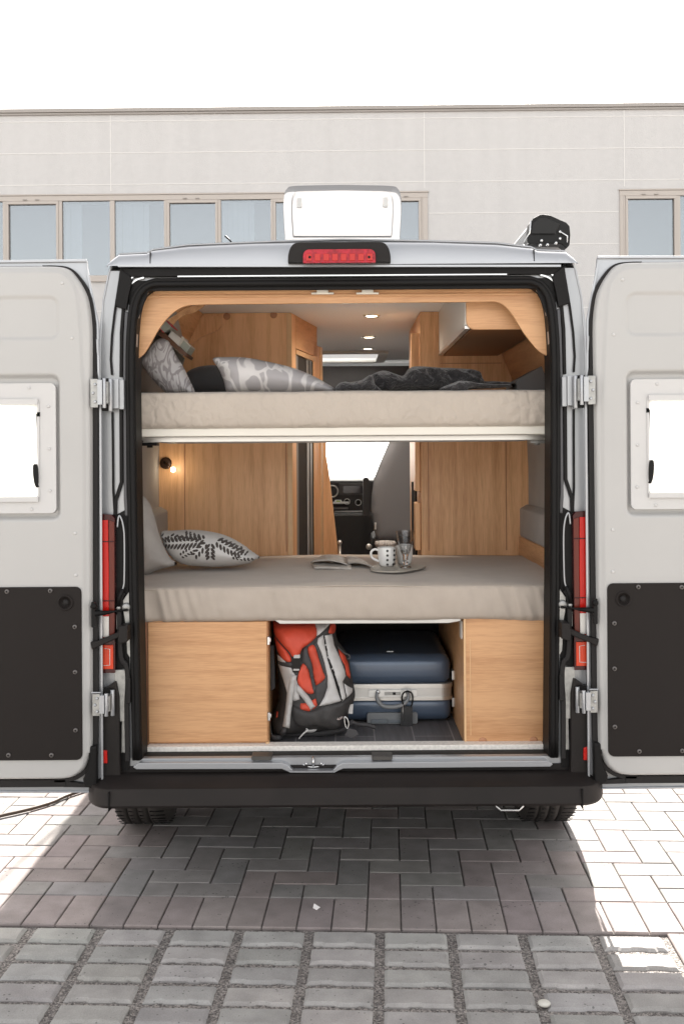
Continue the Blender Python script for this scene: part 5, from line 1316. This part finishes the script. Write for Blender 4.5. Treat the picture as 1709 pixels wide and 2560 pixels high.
# tray, mugs, glass
tz = zb0 + .004
tr_ = [onbed(x, y, tz + .006) for x, y in smoothpath([(925, 1421), (940, 1427), (1000, 1428), (1045, 1421), (1062, 1416), (1058, 1413), (1030, 1411), (980, 1409), (940, 1411)], 4, True)]
t = MB(); t.prism(tr_, tz, tz + .007, axis='Z'); tag(t.build('serving_board', mat('board_taupe', (.36, .33, .285), .6), bevel=.002), 'thin oval taupe board under the mugs and the glass', 'serving board')
china = mat('white_porcelain', (.72, .72, .71), .15, coat=.4); dotm = mat('black_dot_glaze', (.02, .02, .02), .3)
tz2 = tz + .0075
def mug(cx, cy, r_, h_, handle, label, dots):
    rt_ = empty('mug', (cx, cy, tz2), label, 'mug')
    t = MB(); t.lathe([(.0005, tz2), (r_ * .70, tz2), (r_ * .84, tz2 + h_ * .12), (r_ * .95, tz2 + h_ * .4), (r_, tz2 + h_ * .98), (r_ * .985, tz2 + h_), (r_ * .93, tz2 + h_ * .97), (r_ * .86, tz2 + h_ * .2), (.0005, tz2 + h_ * .1)], (cx, cy, 0), 40)
    t.build('cup', china, rt_)
    if handle:
        pts = smoothpath([(cx - r_ * .93, tz2 + h_ * .84), (cx - r_ * 1.25, tz2 + h_ * .90), (cx - r_ * 1.62, tz2 + h_ * .80), (cx - r_ * 1.70, tz2 + h_ * .62), (cx - r_ * 1.5, tz2 + h_ * .42), (cx - r_ * .86, tz2 + h_ * .26)], 4)
        t = MB(); t.tube([(x, cy - .008, z) for x, z in pts], .0052, 10); t.build('handle', china, rt_)
    if dots:
        t = MB()
        for k in range(4):
            for a in (-88, -38, 12):
                zz = tz2 + h_ * (.84 - .24 * k); rr2 = r_ * (.99 if k < 2 else (.965 if k == 2 else .88)) 
                th_a = R(a - 0); c = Vector((cx + rr2 * math.cos(th_a), cy + rr2 * math.sin(th_a), zz)); no = Vector((math.cos(th_a), math.sin(th_a), 0)); tg = Vector((-no.y, no.x, 0))
                ring_ = [c + no * .0012 + (tg * math.cos(q * .7854) + Vector((0, 0, 1)) * math.sin(q * .7854)) * .0056 for q in range(8)]
                in_ = [p - no * .004 for p in ring_]
                t.add(ring_ + in_, [tuple(range(8))] + [(i, (i + 1) % 8, 8 + (i + 1) % 8, 8 + i) for i in range(8)])
        t.build('dot_print', dotm, rt_)
m1 = onbed(967, 1417, tz2); mug(m1[0], m1[1] + .03, .0405, .083, True, 'white mug with black dots and a handle on the lower bed', True)
m2 = onbed(1012, 1413, tz2); mug(m2[0], m2[1] + .05, .038, .083, False, 'plain white mug half hidden behind the wine glass', False)
g1 = onbed(1013, 1419, tz2); gm_ = bpy.data.materials.new('clear_glass'); gm_.use_nodes = True; gb = gm_.node_tree.nodes['Principled BSDF']; gb.inputs['Transmission Weight'].default_value = 1; gb.inputs['Roughness'].default_value = .01; gb.inputs['IOR'].default_value = 1.45
t = MB(); gz = tz2; t.lathe([(.0005, gz), (.026, gz), (.027, gz + .003), (.012, gz + .008), (.010, gz + .014), (.014, gz + .022), (.011, gz + .032), (.013, gz + .050), (.022, gz + .075), (.034, gz + .115), (.0405, gz + .158), (.039, gz + .158), (.032, gz + .115), (.020, gz + .078), (.007, gz + .060), (.0005, gz + .058)], (g1[0], g1[1] + .0, 0), 10, 0, 'Z', False)
tag(t.build('wine_glass', gm_), 'faceted clear stemmed glass beside the dotted mug', 'glass')

# quilted seat cushion seen far back
t = MB(); puff(t, PP(smoothpath([(938, 1353), (985, 1352), (990, 1366), (984, 1374), (945, 1372)], 3, True), 2.6), 2.6, .05, .1, .05, .012); tag(t.build('quilted_cushion', pattern_mat('quilted_print', (.5, .47, .45), (.3, .28, .27), 30)), 'small pale quilted cushion at the foot of the cab seat', 'cushion')

# ------------------------------------------------------------------ suitcase
SX0, SX1, SY0, SY1 = -.040, .462, .50, 1.16; sz0 = .540
scx = (SX0 + SX1) / 2
su = empty('suitcase', (scx, SY0, sz0 - .005), 'navy blue hard shell suitcase with aluminium frame lying flat in the garage', 'suitcase')
navy = mat('navy_polycarbonate', (.075, .108, .165), .32, .25, .4, bump=.05, bscale=60)
zb1, zb2_ = P(990, 1750, SY0)[1], P(990, 1711, SY0)[1]; ztp2 = P(990, 1645, SY0)[1]
t = MB(); t.box(SX0 + .006, SX1 - .006, SY0 + .008, SY1 - .006, zb2_ - .01, ztp2 + .01); t.build('upper_shell', navy, su, bevel=.045, seg=6, smooth=True)
t = MB(); t.box(SX0 + .006, SX1 - .006, SY0 + .008, SY1 - .006, sz0, zb1 + .01); t.build('lower_shell', navy, su, bevel=.035, seg=6, smooth=True)
for a0_, b0_, pr_ in ((zb2_ - .016, zb2_ + .002, .0), (zb1 - .002, zb1 + .014, .0)):
    t = MB(); t.prism(rrect(SX0 - .002, SX1 + .004, SY0 - .004, SY1 + .004, .05, 8), a0_, b0_, axis='Z'); t.build('frame_rim', alu, su, bevel=.004)
t = MB(); t.prism(rrect(SX0 + .002, SX1, SY0, SY1, .048, 8), zb1 + .010, zb2_ - .012, axis='Z'); t.build('frame_band', mat('satin_aluminium', (.58, .58, .57), .35, .8), su)
a = P(921, 1724, SY0); b = P(1041, 1740, SY0); t = MB(); t.prism(rrect(a[0], b[0], b[1], a[1], .005), SY0 - .012, SY0 - .003)
lo3 = t.build('lock_plate', mat('lock_silver', (.75, .75, .74), .3, .5), su, bevel=.003)
t = MB(); a = P(960, 1728, SY0); b = P(1000, 1736, SY0); t.box(a[0], b[0], SY0 - .015, SY0 - .012, b[1], a[1], 0); a = P(981, 1729, SY0); b = P(988, 1735, SY0); t.box(a[0], b[0], SY0 - .016, SY0 - .015, b[1], a[1], 1); t.build('combination_dials', [zinc, rubber], lo3)
t = MB(); hp_ = smoothpath([(943, 1732), (941, 1742), (946, 1754), (958, 1764), (980, 1766), (1003, 1762), (1015, 1753), (1021, 1742), (1019, 1732)], 4)
t.tube([(P(x, y, SY0 - .03)[0], SY0 - .022 - .018 * math.sin(math.pi * i / (len(hp_) - 1)), P(x, y, SY0 - .03)[1]) for i, (x, y) in enumerate(hp_)], [.006 + .003 * math.sin(math.pi * i / (len(hp_) - 1)) for i in range(len(hp_))], 10)
t.build('carry_handle', mat('handle_grey', (.22, .23, .24), .45), su)
for q in (944, 1018): t = MB(); a = P(q, 1731, SY0 - .02); t.disc(a[0], SY0 - .016, a[1], .009, .006); t.build('handle_rivet', chrome, su)
t = MB(); a = P(917, 1781, SY0); b = P(1043, 1809, SY0); t.prism(rrect(a[0], b[0], b[1] + .002, a[1], .010), SY0 - .010, SY0 + .02); tho = t.build('pull_handle', bpy.data.materials['handle_grey'], su, bevel=.004)
t = MB(); a = P(927, 1796, SY0); b = P(968, 1806, SY0); t.box(a[0], b[0], SY0 - .018, SY0 - .009, b[1], a[1]); a = P(969, 1798, SY0); b = P(1030, 1805, SY0); t.box(a[0], b[0], SY0 - .016, SY0 - .009, b[1], a[1]); t.build('pull_grip', mat('grip_blue_grey', (.16, .18, .20), .4), tho, bevel=.002)
t = MB(); a = P(975, 1631, SY0 + .06); t.box(a[0] - .015, a[0] + .015, SY0 + .09, SY0 + .10, ztp2 + .006, ztp2 + .0125); t.build('badge', chrome, su, bevel=.001)
for (yy_, zz_) in ((.62, zb2_ + .03), (.62, zb1 - .02)):
    t = MB(); t.box(SX1 + .0, SX1 + .012, SY0 + .03, SY0 + .09, zz_ - .02, zz_ + .02); t.build('side_latch', alu, su, bevel=.003)
for dx in (.06, -.06):
    t = MB(); t.tube([(scx + dx * 3, SY1 - .02, sz0 + .02), (scx + dx * 3, SY1 + .01, sz0 + .02)], .02, 16); t.build('wheel', rubber, su)
lt_ = empty('luggage_tag', (P(1015, 1818, SY0 - .03)[0], SY0 - .04, P(1015, 1818, SY0)[1]), 'black luggage tag hanging from the handle of the suitcase', 'luggage tag')
t = MB(); a = P(1000, 1764, SY0 - .03); b = P(1030, 1820, SY0 - .03); t.prism(rrect(a[0], b[0], b[1], a[1], .006), SY0 - .046, SY0 - .040); t.build('tag_body', mat('black_leather', (.018, .018, .02), .4, bump=.2, bscale=200), lt_, bevel=.002)
t = MB(); t.tube([(P(x, y, SY0 - .04)[0], SY0 - .043, P(x, y, SY0 - .04)[1]) for x, y in smoothpath([(1010, 1768), (1004, 1748), (1008, 1732), (1020, 1728), (1030, 1736), (1030, 1756), (1026, 1768)], 4)], .0035, 8); t.build('tag_strap', rubber, lt_)
t = MB(); t.tube([(P(x, y, SY0 - .04)[0], SY0 - .049, P(x, y, SY0 - .04)[1]) for x, y in [(1006, 1762), (1006, 1800)]], .0012, 6); t.build('tag_piping', alu, lt_)

# ------------------------------------------------------------------ backpack
BYB = .34; BT = .13; BR = .10
def Z(pts, Y=BYB - .09): return PP([(640 + x / 5.6, 1540 + y / 5.6) for x, y in pts], Y)
bkp = empty('backpack', (Z([(700, 1750)])[0][0], BYB, .533), 'red, grey and black trekking backpack standing upright in the garage', 'backpack')
body_z = smoothpath([(240, 100), (500, 70), (800, 90), (1050, 100), (1110, 160), (1110, 280), (1150, 420), (1280, 590), (1330, 850), (1370, 1050), (1390, 1180), (1350, 1300), (1290, 1460), (1260, 1620), (1000, 1660), (700, 1700), (450, 1720), (260, 1740), (205, 1640), (200, 1500), (260, 1350), (300, 1200), (290, 900), (260, 600), (235, 400), (220, 230)], 2, True)
bz = Z(body_z); bkn = ridged(10, .011, 31, 3, 1, .6)
bn2 = lambda x, z: -bkn(x, z)
redf = mat('red_ripstop', (.50, .055, .025), .6, bump=.35, bscale=30, bdist=.006, var=.14, vscale=14)
greyf = mat('grey_nylon', (.48, .47, .465), .7, bump=.3, bscale=30, bdist=.006, var=.10, vscale=18)
blkf = mat('black_nylon', (.030, .028, .028), .65, bump=.4, bscale=35, bdist=.006, var=.3, vscale=22)
dkgr = mat('charcoal_webbing', (.05, .048, .05), .8, bump=.3, bscale=300, bdist=.001)
strapg = mat('grey_webbing', (.42, .41, .40), .75, bump=.3, bscale=400, bdist=.001)
bb_ = MB(); bpoly = puff(bb_, bz, BYB, BT, .16, BR, .014, bn2); bb_.build('main_compartment', blkf, bkp)
def pan(name, pts, m, off=.004, sm_n=3, th=.008, parent=None, closed=True):
    q = Z(smoothpath(pts, sm_n, True) if sm_n > 1 else pts); t = MB(); decal(t, q, bpoly, BYB, BT, BR, bn2, off, .010, 0, th); return t.build(name, m, parent or bkp)
pan('lid', [(235, 110), (500, 90), (780, 100), (840, 170), (850, 250), (800, 310), (720, 370), (650, 430), (610, 520), (520, 540), (480, 480), (400, 400), (300, 310), (230, 250), (215, 180)], redf, .022, th=.03)
pan('lid_flap', [(250, 320), (330, 370), (430, 460), (500, 560), (490, 610), (400, 600), (330, 540), (280, 450)], redf, .012, th=.02)
pan('lid_edge', [(790, 100), (1000, 100), (1040, 120), (960, 180), (850, 260), (845, 170)], greyf, .010)
pan('lid_side', [(1040, 110), (1100, 150), (1112, 230), (1080, 265), (1015, 230), (1030, 160)], redf, .012)
pan('left_grey_panel', [(290, 560), (330, 560), (420, 615), (420, 640), (300, 650)], greyf, .004, 1)
pan('lower_grey_panel', [(300, 690), (500, 690), (560, 800), (600, 950), (620, 1120), (540, 1150), (440, 1050), (380, 880)], greyf, .005, 1)
pan('cross_band', [(300, 640), (520, 610), (520, 670), (300, 690)], dkgr, .008, 1)
pan('front_red_panel', [(640, 650), (720, 640), (760, 800), (800, 930), (820, 1030), (740, 1045), (650, 980), (590, 880), (600, 780)], redf, .010)
pan('side_red_panel', [(740, 400), (820, 380), (880, 560), (940, 740), (965, 830), (850, 930), (820, 880), (780, 640), (735, 500)], redf, .010)
pan('low_red_panel', [(630, 1180), (720, 1175), (840, 1110), (860, 1200), (830, 1240), (750, 1285), (625, 1265)], redf, .009, 1)
pan('pocket_frame', [(830, 330), (890, 420), (960, 640), (1000, 820), (990, 980), (930, 1130), (880, 1215), (840, 1100), (820, 940), (960, 850), (960, 760), (890, 560), (820, 370)], dkgr, .008, 1)
pan('side_grey_panel', [(870, 290), (940, 250), (970, 420), (1010, 600), (1080, 800), (1130, 980), (1190, 1150), (1040, 1190), (885, 1215), (960, 1090), (1000, 960), (1000, 800), (960, 620), (910, 470), (860, 350)], greyf, .011, 1)
pan('outer_grey_panel', [(960, 260), (1060, 260), (1090, 420), (1180, 600), (1240, 760), (1250, 840), (1210, 900), (1255, 1120), (1200, 1165), (1160, 960), (1100, 780), (1070, 680), (1010, 560), (985, 400)], greyf, .010, 1)
pan('compression_cord', [(950, 260), (975, 340), (980, 400), (1010, 480), (1010, 560), (1060, 620), (1070, 700), (1120, 780), (1130, 860), (1170, 930), (1180, 1020), (1215, 1140), (1195, 1165), (1150, 1040), (1110, 880), (1060, 760), (1010, 620), (960, 400)], rubber, .013, 1)
for i, (x, y) in enumerate([(985, 300), (985, 385), (1025, 545), (1080, 700), (1150, 860), (1195, 1000)]):
    pan('cord_loop', [(x - 22, y - 6), (x + 25, y - 14), (x + 30, y + 4), (x - 18, y + 16)], greyf, .017, 1)
pan('rear_red_panel', [(1150, 480), (1250, 590), (1290, 700), (1320, 860), (1315, 905), (1265, 830), (1240, 690), (1170, 560)], redf, .008, 1)
pan('small_grey_patch', [(1230, 930), (1350, 1050), (1350, 1090), (1270, 1125)], greyf, .008, 1)
pan('bottom_compartment', [(530, 1210), (750, 1290), (900, 1225), (1200, 1165), (1360, 1095), (1385, 1180), (1330, 1320), (1250, 1420), (1100, 1590), (960, 1550), (820, 1500), (650, 1520), (540, 1440), (520, 1320)], blkf, .016, th=.02)
# webbing straps and buckle
pan('left_strap', [(490, 780), (580, 790), (530, 1080), (505, 1280), (475, 1530), (380, 1510), (415, 1280), (440, 1050)], strapg, .026, 1)
pan('strap_tail', [(395, 1530), (440, 1530), (395, 1720), (320, 1715), (345, 1600)], dkgr, .022, 1)
pan('cross_strap', [(580, 910), (640, 960), (740, 1080), (835, 1215), (770, 1270), (690, 1150), (570, 990)], strapg, .020, 1)
pan('dark_strap', [(660, 430), (720, 400), (740, 500), (790, 640), (810, 820), (845, 960), (815, 1040), (780, 900), (745, 720), (650, 600)], dkgr, .018, 1)
t = MB(); a = Z([(510, 560)], .2)[0]; b = Z([(620, 785)], .2)[0]; t.prism(rrect(a[0], b[0], b[1], a[1], .004), .192, .204); t.build('buckle', plast, bkp, bevel=.003)
for (x0, y0, x1, y1) in ((525, 540, 615, 590), (520, 740, 605, 765)):
    a = Z([(x0, y0)], .19)[0]; b = Z([(x1, y1)], .19)[0]; t = MB(); t.box(a[0], b[0], .186, .194, b[1], a[1]); t.build('webbing_loop', strapg, bkp, bevel=.002)
# lettering patch on the bottom compartment (illegible embroidered word)
def text(body, x, z, y, size, rot, m, parent, ext=.0008, name='lettering'):
    cu = bpy.data.curves.new(name, 'FONT'); cu.body = body; cu.size = size; cu.extrude = ext; cu.align_x = 'CENTER'; cu.align_y = 'CENTER'
    o = bpy.data.objects.new('tmp', cu); COL.objects.link(o); o.rotation_euler = (R(90), 0, 0)
    dg = bpy.context.evaluated_depsgraph_get(); dg.update(); me = bpy.data.meshes.new_from_object(o.evaluated_get(dg)); bpy.data.objects.remove(o)
    mt = Matrix.Translation((x, y, z)) @ Matrix.Rotation(R(-rot), 4, 'Y') @ Matrix.Rotation(R(90), 4, 'X'); me.transform(mt)
    me.materials.clear(); me.materials.append(m); o = bpy.data.objects.new(name, me); COL.objects.link(o)
    if parent: o.parent = parent; o.matrix_parent_inverse = Matrix.Translation(-ORG.get(parent.name, Vector()))
    return o
a = Z([(1125, 1415)], .24)[0]
text('McKINLEY', a[0], a[1], .200, .0125, 18, mat('pale_thread', (.6, .5, .48), .6), bkp)
# hip belt along the floor and pull cords
t = MB(); pts = [(200, 1500), (205, 1640), (240, 1740), (330, 1790), (480, 1790), (700, 1760), (950, 1715), (1150, 1680), (1260, 1640), (1330, 1560), (1420, 1590), (1560, 1600), (1680, 1640)]
q = [(p[0], .24 + (.06 if i > 9 else 0), max(p[1], .545)) for i, p in enumerate(Z(smoothpath(pts, 3), .22))]; n_ = len(q)
t2v = []
for i, p in enumerate(q):
    wdt_ = .020 if i < n_ - 9 else .014; t2v += [(p[0], p[1] - .005, p[2] - wdt_ * .5), (p[0], p[1] - .012, p[2] + wdt_ * .5), (p[0], p[1] + .01, p[2] + wdt_ * .6), (p[0], p[1] + .012, p[2] - wdt_ * .5)]
t.add(t2v, [(4 * i + a_, 4 * i + (a_ + 1) % 4, 4 * (i + 1) + (a_ + 1) % 4, 4 * (i + 1) + a_) for i in range(n_ - 1) for a_ in range(4)] + [(0, 1, 2, 3), tuple(4 * (n_ - 1) + a_ for a_ in range(4))[::-1]], 0, True)
t.build('hip_belt', dkgr, bkp)
t = MB(); q = Z([(1240, 1660), (1290, 1560), (1400, 1590), (1440, 1650), (1360, 1700), (1270, 1680)], .2); t.prism(q, .19, .20); t.build('belt_pad', dkgr, bkp, bevel=.003)
t = MB(); q = Z([(600, 1710), (660, 1640), (730, 1580), (700, 1570)], .2); t.tube([(p[0], .19, p[1]) for p in q], .003, 6); t.build('pull_cord', greyf, bkp)
pan('pull_tab', [(690, 1580), (850, 1570), (830, 1620), (750, 1690), (715, 1700), (770, 1640), (700, 1640)], greyf, .012, 1)
t = MB(); q = Z(smoothpath([(1240, 1400), (1280, 1440), (1295, 1520), (1275, 1570), (1245, 1520), (1235, 1440)], 3, True), .22); t.tube([(p[0], .21, p[1]) for p in q], .0025, 8, closed=True); t.build('carabiner', chrome, bkp)
t = MB(); q = Z(smoothpath([(1140, 430), (1180, 470), (1240, 520), (1300, 545), (1310, 590), (1270, 600)], 3), .28); t.tube([(p[0], .28, p[1]) for p in q], .0035, 6); t.build('side_cord', dkgr, bkp)
t = MB(); q = Z([(200, 400), (250, 400), (265, 700), (270, 1000), (210, 1040), (205, 800)], .3); t.prism(q, .28, .30); t.build('shoulder_strap', dkgr, bkp, bevel=.004)
pan('red_tag', [(278, 1370), (300, 1365), (298, 1420), (276, 1440)], redf, .006, 1)
t = MB(); q = Z([(1300, 1250), (1360, 1230), (1350, 1370), (1290, 1365)], .25); t.prism(q, .25, .255); t.build('grey_strap_end', greyf, bkp)

# ------------------------------------------------------------------ small things on the ground
def gpt(px_, py_, z=0):
    b = py_ - PY + ROLL * (px_ - PX); d = (H - z) * F / b; return (P(px_, py_, d - D)[0], d - D)
cbp = smoothpath([(-140, 2073), (-60, 2058), (0, 2040), (40, 2031), (85, 2020), (130, 2006), (160, 1992), (200, 1978), (250, 1962), (300, 1945)], 5)
t = MB(); t.tube([(*gpt(x, y, .012), .012) for x, y in cbp], .009, 8)
tag(t.build('power_cable', mat('brown_cable', (.075, .05, .035), .6)), 'thin brown power cable lying on the sunlit paving', 'cable')
g_ = gpt(790, 2273); t = MB(); t.add([(g_[0] - .012, g_[1], .004), (g_[0] + .002, g_[1] - .012, .002), (g_[0] + .016, g_[1] + .002, .006), (g_[0] + .004, g_[1] + .004, .012), (g_[0] - .008, g_[1] + .014, .016)], [(0, 1, 3), (1, 2, 3), (0, 3, 4), (0, 4, 2, 1), (2, 4, 3)])
tag(t.build('paper_scrap', mat('scrap_white', (.75, .72, .70), .7)), 'tiny white paper scrap on the rose paver row', 'litter')
g_ = gpt(1359, 2512); t = MB(); t.lathe([(.0005, 0), (.018, .001), (.020, .006), (.014, .011), (.0005, .012)], (g_[0], g_[1], 0), 12)
tag(t.build('pebble', mat('pale_stone', (.60, .58, .52), .6, bump=.5, bscale=60)), 'round pale pebble in the gravel joint', 'stone')
